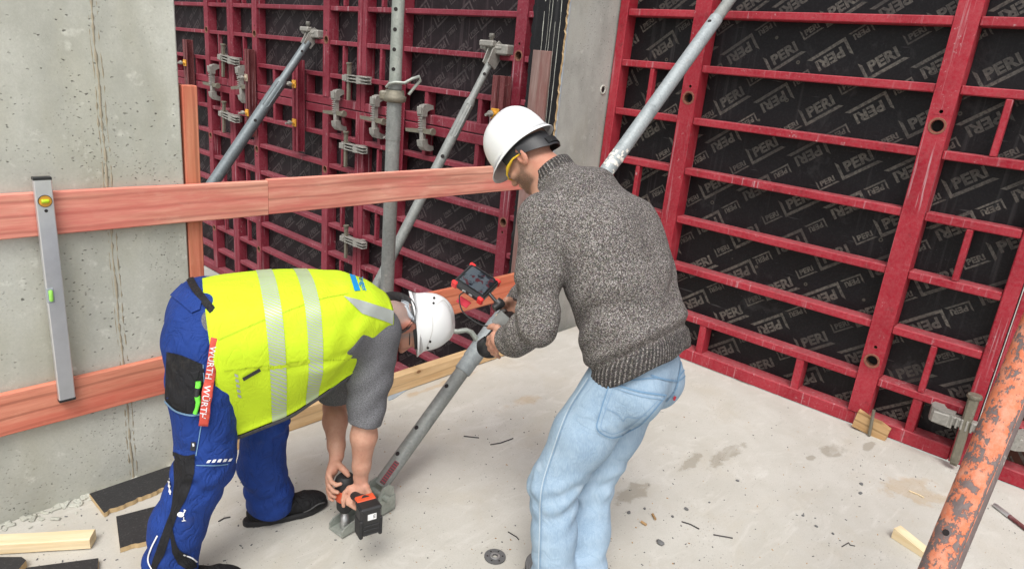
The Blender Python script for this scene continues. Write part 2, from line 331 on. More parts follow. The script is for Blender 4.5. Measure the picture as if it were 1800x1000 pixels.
# cut edge of film faced plywood
g = G('ply_edge'); p = g.pos(); s_ = g.sep(p)[2]
MAT['ply_edge'] = g.out(g.mix(g.wave(g.map(p, (0, 0, 1)), 120, .4), (.50, .36, .19), (.30, .19, .09)), .8)
g = G('ply_film'); p = g.pos(); f = g.noise(p, 120, 5, .75); n = g.noise(p, 8, 5, .7)
c = g.mix(n, (.012, .012, .013), (.028, .028, .03)); c = g.mix(g.ma('MULTIPLY', g.ramp(f, (.55, 0), (.75, 1)), .4), c, (.20, .19, .18))
MAT['ply_film'] = g.out(c, .6, 0, f, .0015, .8)
simple('black_plastic', (.018, .018, .019), .42, 0, .3, 40, .0004)
simple('black_rubber', (.014, .014, .015), .65, 0, .3, 60, .0006)
simple('grey_plastic', (.30, .33, .36), .4)
simple('yellow_paint', (.62, .30, .03), .5, 0, .3, 60)
simple('tool_orange', (.62, .085, .03), .45)
simple('monitor_red', (.75, .03, .03), .4)
simple('aluminium', (.62, .63, .64), .35, .7, .12, 25)
simple('steel_bright', (.42, .42, .41), .4, .7, .3, 30)
simple('dark_steel', (.06, .055, .055), .5, .5, .3, 40)
simple('pebble_grey', (.12, .12, .12), .85, 0, .4, 60, .001)
simple('white_plastic', (.78, .79, .78), .32, 0, .05, 20)
simple('label_white', (.75, .75, .74), .5)
simple('blue_sheet', (.36, .44, .52), .4, .3)
simple('hole_dark', (.012, .008, .008), .8)
# ================================================================ the place
def _mesh(s, name, mats=()):
    me = bpy.data.meshes.new(name); me.from_pydata(s.v, [], s.f); me.update()
    me.polygons.foreach_set('material_index', s.m); me.polygons.foreach_set('use_smooth', s.sm)
    for m in (mats if isinstance(mats, (list, tuple)) else [mats]): me.materials.append(m)
    bm = bmesh.new(); bm.from_mesh(me); bmesh.ops.recalc_face_normals(bm, faces=bm.faces); bm.to_mesh(me); bm.free(); return me
MB.mesh = _mesh
FX, FD = 4.297, .12                       # front plane and depth of the formwork frames
floor = MB().box((-1.9, -2.05, -.125), (12.4, 9.9, .25), b=.004).build('concrete_floor', MAT['concrete_floor']); floor['kind'] = 'structure'
pit = MB().box((1, 9, -1.55), (14, 12.4, .3), b=.01).build('pit_floor', MAT['concrete_grey']); pit['kind'] = 'structure'
gr = MB().box((0, 0, -1.85), (160, 160, .2), b=.01).build('ground', MAT['concrete_grey']); gr['kind'] = 'structure'
# --- left wall with the seam left between two shutters
WY = 2.889
t = thing('concrete_wall', 'pale concrete wall on the left, pitted, with a vertical casting seam', 'wall', (0, WY, 0))
MB().box((-1.41, .14, .6), (5.19, .28, 4.2), b=.006).build('wall_body', MAT['concrete_wall'], t)
m = MB(); pts = [(.893+.0015*math.sin(z*5)+.0015*math.sin(z*23), .0015, z) for z in np.linspace(0.0, 2.6, 160)]
m.tube(pts, [max(.002, .0045+random.gauss(0, .0016)) for i in range(160)], 6)
m.tube([(p[0]+.017, .002, p[2]) for p in pts], [max(.001, .003+random.gauss(0, .001)) for i in range(160)], 5)
m.tube([(p[0]-.012, .002, p[2]) for p in pts], [max(.001, .0026+random.gauss(0, .0012)) for i in range(160)], 5)
simple('seam_mortar', (.33, .29, .215), .9, 0, .3, 40, .002); m.build('casting_seam', MAT['seam_mortar'], t)
m = MB()
for i in range(170):
    x = random.uniform(-.6, 1.15); d = abs(random.gauss(0, .035)); s_ = random.uniform(.004, .016)
    if random.random() < .3: x = random.gauss(.55, .16)
    ang = random.random()*3; M = Matrix.Rotation(ang, 3, 'Z') @ Matrix.Rotation(random.uniform(-.5, .5), 3, 'X')
    m.box((x, -d-.004, s_*.25), (s_*2.4, s_*1.4, s_*.7), M, s_*.2)
o = m.build('mortar_crumbs', MAT['concrete_wall'], t); o['kind'] = 'stuff'
# --- wall stub on the far side of the opening, still closed by its stop end
SX, SY = 3.735, 2.985
t = thing('concrete_wall', 'grey concrete wall stub beside the red panel, with one tie hole', 'wall', (SX, SY, 0))
MB().box((.45, .14, .75), (.90-.012, .276, 3.9), b=.004).build('wall_body', MAT['concrete_grey'], t)
MB().box((.010, .006, .75), (.016, .018, 3.9), b=.004).build('corner_strip', MAT['grey_plastic'], t)
h_ = on(1060, 158, 1, SY); m = MB()
m.lathe((h_[0]-SX, .02, h_[2]), (h_[0]-SX, -.004, h_[2]), [(0, .034), (1, .034), (1, .024), (.2, .022)], 18, 0, True, False)
m.build('tie_hole_ring', MAT['concrete_wall'], t)
MB().lathe((h_[0]-SX, .016, h_[2]), (h_[0]-SX, -.002, h_[2]), [(0, .023), (1, .017)], 14).build('tie_hole', MAT['hole_dark'], t)
# stop-end board, torn at its edges
def torn_sheet(y0, y1, z0, z1, step=.02, amp=.006):
    zs = np.arange(z0, z1, step); L = [(y0+random.uniform(-amp, amp), z) for z in zs]; Rr = [(y1+random.uniform(-amp, amp), z) for z in zs[::-1]]
    return L+Rr
t = thing('stop_end_board', 'tall black film-faced board closing the end of the grey wall stub', 'board', (SX, SY, 0))
MB().prism(torn_sheet(.0, .288, -1.2, 2.7), (-.002, 0, 0), (0, 1, 0), (0, 0, 1), (-1, 0, 0), .018, 0, 1).build('board_sheet', [MAT['black_ply'], MAT['ply_edge']], t)
m = MB()
for y, wd in ((.048, .005), (.125, .003), (.150, .002), (.185, .006), (.082, .002)):
    zz = np.linspace(.2, 2.65, 40); pts = [(-.0215, y+.004*math.sin(z*4+y*60)+random.uniform(-.0015, .0015), z) for z in zz]
    for a, b in zip(pts[:-1], pts[1:]):
        if random.random() < .85: m.bar(a, b, wd*random.uniform(.4, 1.1), .002, (1, 0, 0), .0004)
m.build('mortar_run', MAT['concrete_wall'], t)
t = thing('plank', 'weathered reddish plank leaning against the black stop-end board', 'plank', (SX-.03, SY+.165, 0))
top = on(975, 91, 0, SX-.03)[2]
MB().box((-.001, 0, top/2), (.026, .155, top), Matrix.Rotation(.004, 3, 'X'), .003).build('plank_board', MAT['old_plank'], t)
# ---------------------------------------------------------------- formwork panels
def text_mesh(body, size, bold=.0, spacing=1.0):
    c = bpy.data.curves.new('text', 'FONT'); c.body = body; c.size = size; c.offset = bold; c.space_character = spacing; c.align_x = 'CENTER'; c.resolution_u = 3
    o = bpy.data.objects.new('text', c); COL.objects.link(o); dg = bpy.context.evaluated_depsgraph_get()
    me = bpy.data.meshes.new_from_object(o.evaluated_get(dg)); bpy.data.objects.remove(o); bpy.data.curves.remove(c)
    v = [tuple(p.co) for p in me.vertices]; f = [tuple(p.vertices) for p in me.polygons]; bpy.data.meshes.remove(me); return v, f
_lv, _lf = text_mesh('PERI', .105, .0045, 1.04)
_xs = [p[0] for p in _lv]; _w = max(_xs)-min(_xs)
def logo(scale):
    """PERI above a bracket: bar on the left, underline running right"""
    v = [((x-min(_xs))/_w*.178, y*.86) for x, y, z in _lv]; f = list(_lf)
    def add(q): n = len(v); v.extend(q); f.append(tuple(range(n, n+len(q))))
    add([(-.044, -.040), (-.026, -.020), (-.026, .062), (-.044, .088)])
    add([(-.044, -.040), (.215, -.040), (.190, -.020), (-.026, -.020)])
    return [((x-.085)*scale, (y-.03)*scale) for x, y in v], f
LOGO_L, LOGO_S = logo(.93), logo(.50)
def logos(y0, y1, z0, z1, ph):
    m = MB(); P = .575; tilt = R(37)
    for i in range(-1, int((y1-y0)/P)+2):
        for j in range(-1, int((z1-z0)/P)+2):
            for (dy, dz, k, flip) in ((0, 0, 0, 0), (0, .2875, 0, 1), (.2875, .285, 0, 0), (.2875, -.01, 0, 1), (-.14, .15, 1, 0), (-.14, -.145, 1, 1), (.145, .14, 1, 1), (.145, -.145, 1, 0)):
                cy = y0+ph[0]+i*P+dy; cz = z0+ph[1]+j*P+dz; V, Fc = (LOGO_L, LOGO_S)[k]; a = tilt+(math.pi if flip else 0)
                ca, sa = math.cos(a), math.sin(a)
                W = [(0, cy-(x*ca-y*sa), cz+(x*sa+y*ca)) for x, y in V]
                keep = [f for f in Fc if all(y0 < W[q][1] < y1 and z0 < W[q][2] < z1 for q in f)]
                if keep: m.add(W, keep)
    return m
_cache = {}
def shared_box(key, size, mat, b=.003):
    if key not in _cache: _cache[key] = MB().box((0, 0, 0), size, None, b).mesh(key, MAT[mat])
    return _cache[key]
def post_mesh(wd, hgt, holes):
    """hollow post, its face pierced by round tie holes with short sleeves"""
    m = MB(); zs = [0]; d0, d1 = -.003, FD-.006
    def face(a, b): m.add([(d0, -wd/2, a), (d0, wd/2, a), (d0, wd/2, b), (d0, -wd/2, b)], [(0, 1, 2, 3)])
    prev = 0
    for z, r in sorted(holes):
        hs = wd/2
        lo, hi = z-hs, z+hs
        if r < .015: lo, hi = z-.02, z+.02
        face(prev, lo) if lo > prev else None
        n = 16; ring = [(d0, math.cos(2*math.pi*i/n)*r, z+math.sin(2*math.pi*i/n)*r) for i in range(n)]
        rec = []
        for i in range(n):
            c_, s_ = math.cos(2*math.pi*i/n), math.sin(2*math.pi*i/n); k = 1/max(abs(c_), abs(s_)); hh = hi-z
            rec.append((d0, max(-hs, min(hs, c_*k*hs)), z+max(-hh, min(hh, s_*k*hh))))
        m.add(ring+rec, [(i, (i+1) % n, (i+1) % n+n, i+n) for i in range(n)])
        back = [(d0+.05, y, z_) for _, y, z_ in ring]
        m.add(ring+back, [(i, (i+1) % n, (i+1) % n+n, i+n) for i in range(n)], 1); m.add(back, [tuple(range(n))], 2)
        prev = hi
    face(prev, hgt)
    y = wd/2
    m.add([(d0, -y, 0), (d1, -y, 0), (d1, -y, hgt), (d0, -y, hgt), (d0, y, 0), (d1, y, 0), (d1, y, hgt), (d0, y, hgt)], [(0, 1, 2, 3), (4, 5, 6, 7), (0, 1, 5, 4), (3, 2, 6, 7)])
    return m
simple('hole_rust', (.13, .06, .035), .8, 0, .4, 50)
def panel(y0, y1, z0, label, posts, holes, steel='red_steel', sheet='black_ply', logo_mat='logo_print', flip=False, ph=(0, 0), studs=True, H=2.70, logo_on=True):
    """frame: edge rails, two pierced posts, seven rows of ribs, short studs, facing sheet"""
    W = y1-y0; t = thing('formwork_panel', label, 'formwork panel', (FX, y0, z0), 'red steel formwork panels')
    ms = MAT[steel]; ew = .07
    for y in (ew/2+.002, W-ew/2-.002): MB().box((FD/2, y, H/2), (FD, ew, H-.004), None, .005).build('edge_rail', ms, t)
    for z in (.045, H-.045): MB().box((FD/2+.002, W/2, z), (FD-.004, W-2*ew-.008, .086), None, .006).build('end_rail', ms, t)
    MB().box((FD+.009, W/2, H/2), (.018, W-.012, H-.012), None, .002).build('facing_sheet', MAT[sheet], t)
    if logo_on:
        L = logos(.02, W-.02, .02, H-.02, ph); L.v = [(FD-.0012, p[1], p[2]) for p in L.v]
        o = L.build('logo_print', MAT[logo_mat], t); o['kind'] = 'stuff'
    pw = .115
    pm = post_mesh(pw, H-.18, [(z-.09, r) for z, r in holes]).mesh('post', [ms, MAT['hole_rust'], MAT['hole_dark']])
    for yp in posts:
        o = link('post', pm, t); o.location = (0, yp-y0, .09)
        for z, r in holes:
            if r > .02: q_ = link('tie_ring', ring_mesh(), o); q_.location = (-.003, 0, z-.09)
    edges = [ew+.004]+[q for yp in sorted(posts) for q in (yp-y0-pw/2, yp-y0+pw/2)]+[W-ew-.004]
    bays = list(zip(edges[::2], edges[1::2])); rows = [.338*k for k in range(1, 8)]
    for a, b in bays:
        L = b-a; me = shared_box(f'rib_{steel}_{L:.3f}', (FD-.012, L-.002, .046), steel, .005)
        for z in rows: o = link('rib', me, t); o.location = (FD/2+.001, (a+b)/2, z-.023 if not flip else z+.023)
    if studs:
        st_w = shared_box(f'stud_wide_{steel}', (FD-.02, .05, .338-.10), steel, .004); st_t = shared_box(f'stud_thin_{steel}', (.05, .032, .338-.05), steel, .004)
        for bi, (a, b) in enumerate(bays):
            ys = [(a+b)/2] if b-a < .9 else [a+(b-a)*.25, a+(b-a)*.75]
            for y in ys:
                z = .19 if not flip else H-.19; o = link('stud', st_w, t); o.location = (FD/2+.003, y, z)
            if b-a < .9:
                for k in (1, 3, 5):
                    z = .338*(k+.5)-.023; z = z if not flip else H-z; o = link('stud', st_t, t); o.location = (.032, (a+b)/2, z)
    return t
_rg = []
simple('ring_wear', (.20, .075, .045), .7, 0, .6, 45)
def ring_mesh():
    if not _rg: _rg.append(MB().lathe((.0005, 0, 0), (-.0025, 0, 0), [(0, .033), (1, .034), (1, .043), (0, .045)], 20, 0, False, False).mesh('tie_ring', MAT['ring_wear']))
    return _rg[0]
TH = [(.436, .032), (.525, .010), (1.813, .032), (1.888, .010)]
panel(.252, 2.978, 0, 'large clean red panel with black sheet right of the man in the sweater', (.833, 2.325), TH, ph=(1.195-.252-.575, 1.54-1.15))
panel(-2.476, .246, 0, 'red panel with brown sheet behind the orange strut at the picture edge', (-1.9, -.40), TH, sheet='brown_ply', ph=(.1, .2))
UH = [(.676, .032), (.768, .011), (2.02, .032)]; LH = [(2.70-.70, .032), (2.70-.79, .011), (.68, .032)]
JZ = 1.312
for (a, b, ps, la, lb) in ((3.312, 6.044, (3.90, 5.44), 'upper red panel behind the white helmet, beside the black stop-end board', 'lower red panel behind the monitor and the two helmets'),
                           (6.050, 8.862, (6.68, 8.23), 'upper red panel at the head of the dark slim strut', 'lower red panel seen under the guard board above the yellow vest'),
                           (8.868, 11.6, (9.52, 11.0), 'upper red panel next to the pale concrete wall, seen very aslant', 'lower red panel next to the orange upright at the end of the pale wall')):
    panel(a, b, JZ+.003, la, ps, UH, 'red_steel_dusty_shaded', 'dusty_ply', 'logo_print_faded', ph=(.2+random.random()*.2, .1))
    panel(a, b, JZ-2.703, lb, ps, LH, 'red_steel_dusty_shaded', 'dusty_ply', 'logo_print_faded', True, ph=(.1+random.random()*.3, .3))
# ---------------------------------------------------------------- couplers, walers
AX = Matrix(((0, 0, -1), (-1, 0, 0), (0, 1, 0)))        # local X -> image right along the panels, Z -> towards the viewer
def clamp_parts(kind):
    P = {}
    m = MB()
    if kind == 'flat':
        m.box((.04, 0, .052), (.30, .012, .050), None, .003).box((.04, .026, .052), (.30, .008, .056), None, .003).box((.04, -.026, .052), (.30, .008, .056), None, .003)
        m.box((.04, 0, .030), (.30, .046, .008), None, .002)
    else:
        m.box((0, 0, .050), (.30, .040, .042), None, .006)
        for k in range(9): m.box((-.13+k*.018, .0, .075), (.008, .046, .012), None, .002)
    P['spine'] = m
    m = MB()
    arc = [(-.15, .075), (-.175, .06), (-.185, .02), (-.175, -.03), (-.145, -.035), (-.140, .0), (-.125, .028), (-.09, .03), (-.09, .078)]
    m.prism([(x, z) for x, z in arc], (0, -.031, 0), (1, 0, 0), (0, 0, 1), (0, 1, 0), .062)
    m.box((-.135, 0, .083), (.06, .05, .016), None, .004)
    P['jaw'] = m
    m = MB(); sx_ = .0 if kind == 'flat' else .05
    arc = [(.06, .082), (.105, .075), (.135, .045), (.145, .0), (.135, -.035), (.105, -.03), (.10, .0), (.085, .026), (.05, .028)]
    m.prism([(x+sx_-.02, z) for x, z in arc], (0, -.035, 0), (1, 0, 0), (0, 0, 1), (0, 1, 0), .07)
    P['sliding_jaw'] = m
    m = MB(); wx = -.105 if kind == 'flat' else (-.045 if kind == 'heavy' else .02)
    m.prism([(-.014, -.19), (.012, -.19), (.020, .12), (-.020, .12)], (wx, 0, .044), (1, 0, 0), (0, 1, 0), (0, 0, 1), .022)
    m.lathe((wx, .115, .055), (wx, .135, .055), [(0, .020), (.35, .030), (1, .026)], 10)
    if kind == 'heavy': m.box((wx, -.03, .062), (.034, .30, .03), None, .006)
    P['wedge'] = m
    return P
_cl = {}
for kd in ('flat', 'rack', 'heavy'):
    _cl[kd] = {k: v.mesh(k, MAT['cast_grey' if k != 'wedge' else 'threaded_rod']) for k, v in clamp_parts(kd).items()}
def clamp(y, z, kind, vertical, label, spin=0, sc=1.0, x=FX-.004):
    t = thing('coupler_clamp', label, 'clamp', (x, y, z), 'couplers clamping the formwork panels')
    Mx = AX @ Matrix.Rotation((R(-90) if vertical else 0)+spin, 3, 'Z'); t.rotation_euler = Mx.to_euler(); t.scale = (sc,)*3
    for k, me in _cl[kind].items(): link(k, me, t)
def yz(x, y, X=FX-.05): p = on(x, y, 0, X); return p[1], p[2]
for (x, y, kd, v, la, sp, sc) in (
    (404, 105, 'flat', 0, 'topmost of three clamps across the panel seam beside the pale concrete wall', R(-5), 1.25),
    (405, 205, 'flat', 0, 'lowest clamp across the panel seam beside the pale concrete wall', R(-5), 1.25),
    (628, 140, 'flat', 0, 'clamp across the upright seam left of the prop, above the seam crossing', 0, 1.15),
    (622, 260, 'flat', 0, 'clamp with a rusty wedge just above the guard board, left of the prop', 0, 1.15),
    (622, 424, 'flat', 0, 'clamp with a rusty wedge seen below the guard board above the vest', 0, 1.15),
    (376, 146, 'rack', 1, 'toothed clamp left of the seam crossing next to the orange upright', 0, 1.3),
    (427, 150, 'rack', 1, 'toothed clamp between the seam crossing and the second rusty waler', R(8), 1.3),
    (593, 195, 'rack', 1, 'toothed clamp on the level seam right of the slim dark strut', R(3), 1.2),
    (661, 207, 'rack', 1, 'toothed clamp on the level seam partly behind the steel prop', 0, 1.2),
    (745, 226, 'rack', 1, 'toothed clamp on the level seam between prop and leaning strut', R(4), 1.2)):
    clamp(*yz(x, y), kd, v, la, sp, sc)
clamp(*yz(1722, 750), 'heavy', 0, 'mortar-caked clamp at the foot of the large red panel behind the orange strut', R(1), 1.32)
simple('hex_plate', (.40, .33, .24), .6, .2, .4, 50)
def waler(x, y0, y1, wpx, label, bolts, mat='rusty_waler'):
    X = FX-.02; a = on(x, y0, 0, X); b = on(x, y1, 0, X); zc = (a[2]+b[2])/2; L = a[2]-b[2]; D_ = (a-EYE)@FW; wd = wpx/F_PX*D_*1.0
    t = thing('steel_waler', label, 'waler', (X, (a[1]+b[1])/2, zc), 'upright double channel walers')
    for sg in (-1, 1):
        m = MB(); yc = sg*wd*.30; w2 = wd*.17
        m.box((-.045, yc-sg*w2, 0), (.09, .010, L), None, .002).box((-.086, yc, 0), (.009, 2*w2-.012, L), None, .002).box((-.006, yc, 0), (.009, 2*w2-.012, L), None, .002)
        m.build('channel', MAT[mat], t)
    for zf, cm in bolts:
        z = (zf-.5)*L
        m = MB().box((-.100, 0, z), (.014, wd*.55, .085), None, .004); m.lathe((-.107, 0, z), (-.128, 0, z), [(0, .028), (1, .022)], 8)
        n = m.build('tie_plate', MAT[cm], t)
        m = MB(); m.lathe((-.12, 0, z), (-.21, .0, z-.01), [(0, .012), (1, .012)], 8); m.lathe((-.15, 0, z), (-.175, .0, z), [(0, .03), (1, .024)], 6)
        m.build('tie_rod', MAT['cast_grey'], t)
waler(339, 71, 204, 20, 'rusty waler nearest the pale concrete wall, with one yellow tie plate', [(.70, 'yellow_paint')])
waler(447, 88, 240, 18, 'long rusty waler behind the slim dark strut, with a square tie plate', [(.68, 'hex_plate'), (.28, 'yellow_paint')])
waler(531, 106, 266, 22, 'bright red waler right of the slim dark strut with two yellow tie plates', [(.74, 'yellow_paint'), (.32, 'yellow_paint')], 'red_steel_dusty_shaded')
waler(706, 125, 300, 20, 'red waler mostly hidden behind the steel prop', [(.35, 'hex_plate')], 'red_steel_dusty_shaded')
waler(886, 134, 232, 34, 'brown waler just above the white helmet of the man in the sweater', [(.32, 'yellow_paint')])
# ---------------------------------------------------------------- struts and prop
def lerp(a, b, t): return tuple(a[i]+(b[i]-a[i])*t for i in range(3))
def strut(px0, px1, Y, label, mat, ro, ri, split, Hd=1.0):
    a = on(*px0, 1, Y); b = on(*px1, 1, Y); k = (a[2]+1.36)/(a[2]-b[2]); foot = lerp(a, b, k)
    t = thing('push_pull_strut', label, 'strut', foot); v = Vector(a)-Vector(foot); L = v.length; d = v.normalized()
    m = MB(); s1 = L-split; m.lathe((0, 0, 0), d*s1, [(0, ro*.85), (.01, ro), (.985, ro), (.99, ro*1.0), (1, ro*.80)], 18); m.build('outer_tube', MAT[mat], t)
    m = MB(); m.lathe(d*(s1-.05), d*(L-.05), [(0, ri), (1, ri)], 14); m.build('inner_tube', MAT[mat], t)
    m = MB(); side = d.cross(Vector((1, 0, 0))).normalized(); n_ = side.cross(d).normalized()
    toward = Vector(EYE)-Vector(lerp(foot, a, s1/L)); toward = (toward-d*toward.dot(d)).normalized(); sd2 = d.cross(toward)
    sl = MB()
    for q in (-.5, .5): sl.bar(d*(s1-.36)+sd2*ro*q*.9+toward*ro*.86, d*(s1-.06)+sd2*ro*q*.9+toward*ro*.86, .012, .014, toward, .003)
    for q in (0, 1): sl.bar(d*(s1-.36+.3*q)-sd2*ro*.45+toward*ro*.86, d*(s1-.36+.3*q)+sd2*ro*.45+toward*ro*.86, .012, .014, toward, .003)
    sl.build('slotted_collar', MAT[mat], t)
    MB().lathe(d*(s1-.55)+toward*(ro-.006), d*(s1-.55)+toward*(ro+.0025), [(0, .016), (1, .016)], 10).build('pin_hole', MAT['hole_dark'], t)
    MB().lathe(d*(L-.19)+toward*(ri-.006), d*(L-.19)+toward*(ri+.002), [(0, .014), (1, .014)], 10).build('pin_hole', MAT['hole_dark'], t)
    m = MB(); e = d*L
    m.prism([(-.05, -.16), (.05, -.16), (.06, -.05), (.045, .05), (-.045, .05), (-.065, -.05)], e-Vector((0, .034, 0))+d*.06, n_, d, Vector((0, 1, 0)), .012)
    m.prism([(-.05, -.16), (.05, -.16), (.06, -.05), (.045, .05), (-.045, .05), (-.065, -.05)], e+Vector((0, .022, 0))+d*.06, n_, d, Vector((0, 1, 0)), .012)
    m.box(e+Vector((.03, -.05, .05)), (.10, .22, .085), None, .012); m.box(e+Vector((-.03, .05, .09)), (.06, .16, .05), None, .01)
    m.lathe(e+Vector((-.01, .14, .06)), e+Vector((-.01, -.10, .06)), [(0, .02), (.2, .02), (.2, .032), (.3, .032), (.3, .016), (1, .016)], 10)
    m.lathe(e+Vector((-.02, .02, .06)), e+Vector((-.02, .02, .17)), [(0, .016), (.7, .016), (.7, .026), (1, .022)], 10)
    m.build('head_coupler', MAT['cast_grey'], t)
    m = MB().box((0, 0, -.02), (.22, .16, .02), None, .004); m.build('foot_plate', MAT['cast_grey'], t)
strut((546, 68), (379, 315), 6.95, 'slim dark strut from the red panel down behind the guard board', 'dark_tube', .060, .044, .56)
strut((868, 98), (700, 428), 4.15, 'grey strut leaning up to the red panel behind the prop and the helmet', 'galvanised_dull', .042, .031, .42)
# vertical steel prop in the opening
PY = 3.06; pt = on(702, 0, 1, PY); pb = on(680, 480, 1, PY); px_ = (pt[0]+pb[0])/2
t = thing('steel_prop', 'upright galvanised prop with threaded collar behind the guard boards', 'prop', (px_, PY, -1.4))
zc = on(694, 176, 1, PY)[2]+1.4
MB().lathe((0, 0, 0.012), (0, 0, zc-.015), [(0, .039), (.985, .039), (1, .039)], 20).build('outer_tube', MAT['galvanised_dull'], t)
m = MB(); m.lathe((0, 0, zc-.02), (0, 0, 4.6), [(0, .033), (1, .033)], 20); m.build('inner_tube', MAT['galvanised_green'], t)
vw = Vector((EYE[0]-px_, EYE[1]-PY, 0)).normalized(); vs_ = Vector((-vw.y, vw.x, 0)); hd = (vw*.93+vs_*(-.36)).normalized()
hm = MB().lathe(hd*.026, hd*.0345, [(0, .0105), (1, .0105)], 10).mesh('pin_hole', MAT['hole_dark'])
for k in range(10): o = link('pin_hole', hm, t); o.location = (0, 0, zc+.16+.10*k)
m = MB(); prof = []
for k in range(15): prof += [(k/15, .0385), ((k+.5)/15, .043)]
m.lathe((0, 0, zc-.22), (0, 0, zc+.0), prof, 18); prof = []
for k in range(4): prof += [(k/4, .036), ((k+.5)/4, .040)]
m.lathe((0, 0, zc+.055), (0, 0, zc+.10), prof, 18); m.build('thread', MAT['galvanised_dull'], t)
m = MB().lathe((0, 0, zc-.012), (0, 0, zc+.052), [(0, .05), (.1, .062), (.5, .066), (.55, .056), (1, .05)], 12)
m.box(-vs_*.055+Vector((0, 0, zc+.02)), (.05, .05, .05), Matrix.Rotation(.7, 3, 'Z'), .008); m.build('collar_nut', MAT['threaded_rod'], t)
s = -1 if vs_.dot(Vector(RT)) < 0 else 1; q = vs_*s
m = MB(); z1 = zc+.085
m.tube([q*-.045+Vector((0, 0, z1-.02))+vw*.03, q*-.03+vw*.05+Vector((0, 0, z1)), q*.0+vw*.055+Vector((0, 0, z1+.01)), q*.05+vw*.05+Vector((0, 0, z1+.01)), q*.09+vw*.04+Vector((0, 0, z1+.035)), q*.125+vw*.03+Vector((0, 0, z1+.05)), q*.135+vw*.02+Vector((0, 0, z1+.03)), q*.10+vw*.02+Vector((0, 0, z1-.015)), q*.075+vw*.02+Vector((0, 0, z1-.05))], .0085, 8)
m.build('pin_handle', MAT['galvanised_green'], t)
MB().box((0, 0, .006), (.15, .15, .012), None, .003).build('base_plate', MAT['galvanised_dull'], t)
# big strut the men work on
B0 = np.array((1.600, 2.052, .085)); T0 = np.array((4.20, 2.052, 2.500)); d = Vector(T0-B0); L = d.length; d.normalize()
t = thing('push_pull_strut', 'large galvanised strut between the two men, bolted to the floor', 'strut', tuple(B0))
def par(px, py):                                            # distance along the strut of a point seen in the photograph
    q = on(px, py, 1, B0[1]); return (Vector(q)-Vector(B0)).dot(d)
ns = Vector((0, 1, 0)).cross(d).normalized(); tow = Vector(EYE)-Vector(B0+np.array(d)*1.2); tow = (tow-d*tow.dot(d)).normalized(); sid = d.cross(tow)
sJ = par(800, 640); sU = par(1068, 275)
m = MB(); m.lathe(d*.02, d*(sJ+.1), [(0, .034), (1, .034)], 24); m.build('inner_tube', MAT['galvanised_dull'], t)
m = MB(); m.lathe(d*sJ, d*(L-.32), [(0, .038), (.002, .0405), (1, .0405)], 24); m.build('outer_tube', MAT['galvanised'], t)
m = MB(); m.lathe(d*(L-.33), d*(L), [(0, .035), (1, .034)], 20); m.build('upper_tube', MAT['galvanised_dull'], t)
simple('mortar_white', (.62, .60, .54), .85, 0, .25, 60, .003)
m = MB()
for i in range(42):                                          # dried mortar sticking to the tube
    a = random.gauss(0, .7); s_ = sU+random.gauss(.02, .035); nrm = tow*math.cos(a)+sid*math.sin(a); c_ = d*s_+nrm*.0405
    m.box(c_, (random.uniform(.006, .026), random.uniform(.006, .02), random.uniform(.0015, .003)), Matrix((d, nrm.cross(d), nrm)).transposed(), .001)
o = m.build('mortar_splashes', MAT['mortar_white'], t); o['kind'] = 'stuff'
for s_, r_, rad in ((par(725, 745), .034, .010), (par(772, 665), .034, .010), (par(690, 790)+.0, .034, .010), (par(1245, 30), .0405, .011)):
    dd = (tow*.80-sid*.6*(1 if sid.dot(Vector(RT)) > 0 else -1)).normalized(); MB().lathe(d*s_+dd*(r_-.008), d*s_+dd*(r_+.002), [(0, rad), (1, rad)], 12).build('pin_hole', MAT['hole_dark'], t)
# threaded slot with red paint
s0, s1 = par(655, 838), par(684, 800)
simple('red_marker', (.30, .03, .05), .6, 0, .4, 50); simple('thread_black', (.05, .045, .045), .5, .2)
m = MB().bar(d*s0+tow*.032, d*s1+tow*.032, .024, .010, tow, .004); o = m.build('thread_slot', MAT['red_marker'], t)
m = MB()
for k in range(10): c_ = d*(s0+(s1-s0)*(k+.5)/10)+tow*.0372; m.bar(c_-sid*.010, c_+sid*.010, .006, .006, tow, .001)
m.build('thread_ridges', MAT['thread_black'], t)
sH = par(832, 588)
m = MB(); m.lathe(d*(sH-.09), d*(sH+.14), [(0, .0412), (.03, .044), (.97, .044), (1, .0412)], 24); m.build('locking_sleeve', MAT['galvanised'], t)
sc_ = sid if sid.dot(Vector(RT)) < 0 else -sid
m = MB(); c_ = d*sH; m.tube([c_+sc_*.028+tow*.02, c_+sc_*.075+tow*.035+d*.012, c_+sc_*.10+tow*.04+d*.004, c_+sc_*.13+tow*.045-d*.028, c_+sc_*.165+tow*.045-d*.05], [.014, .0125, .012, .012, .0125], 10)
m.build('crank_handle', MAT['galvanised_green'], t)
# foot: a short steel channel with a pivot lug
e0 = on(590, 936, 2, .01); e1 = on(683, 884, 2, .01); cx = Vector((e1[0]-e0[0], e1[1]-e0[1], 0)); cl = cx.length; cx.normalize(); cyv = Vector((-cx.y, cx.x, 0)); o0 = Vector(e0)-Vector(B0); o0.z = -B0[2]+.006
m = MB(); mid = o0+cx*cl/2; Mf = Matrix((cx, cyv, (0, 0, 1))).transposed()
m.box(mid+Vector((0, 0, .003)), (cl, .086, .008), Mf, .002)
for sg in (-1, 1):
    m.prism([(0, 0), (cl, 0), (cl, .075), (cl*.55, .075), (.02, .045), (0, .03)], o0+cyv*(sg*.043)-cyv*(.004 if sg > 0 else -.0), cx, (0, 0, 1), cyv, .006)
m.build('foot_channel', MAT['galvanised_green'], t)
m = MB(); lc = o0+cx*(cl*.82)
hole = [(math.cos(a)*.016+.0, math.sin(a)*.016) for a in np.linspace(0, 2*math.pi, 13)[:-1]]
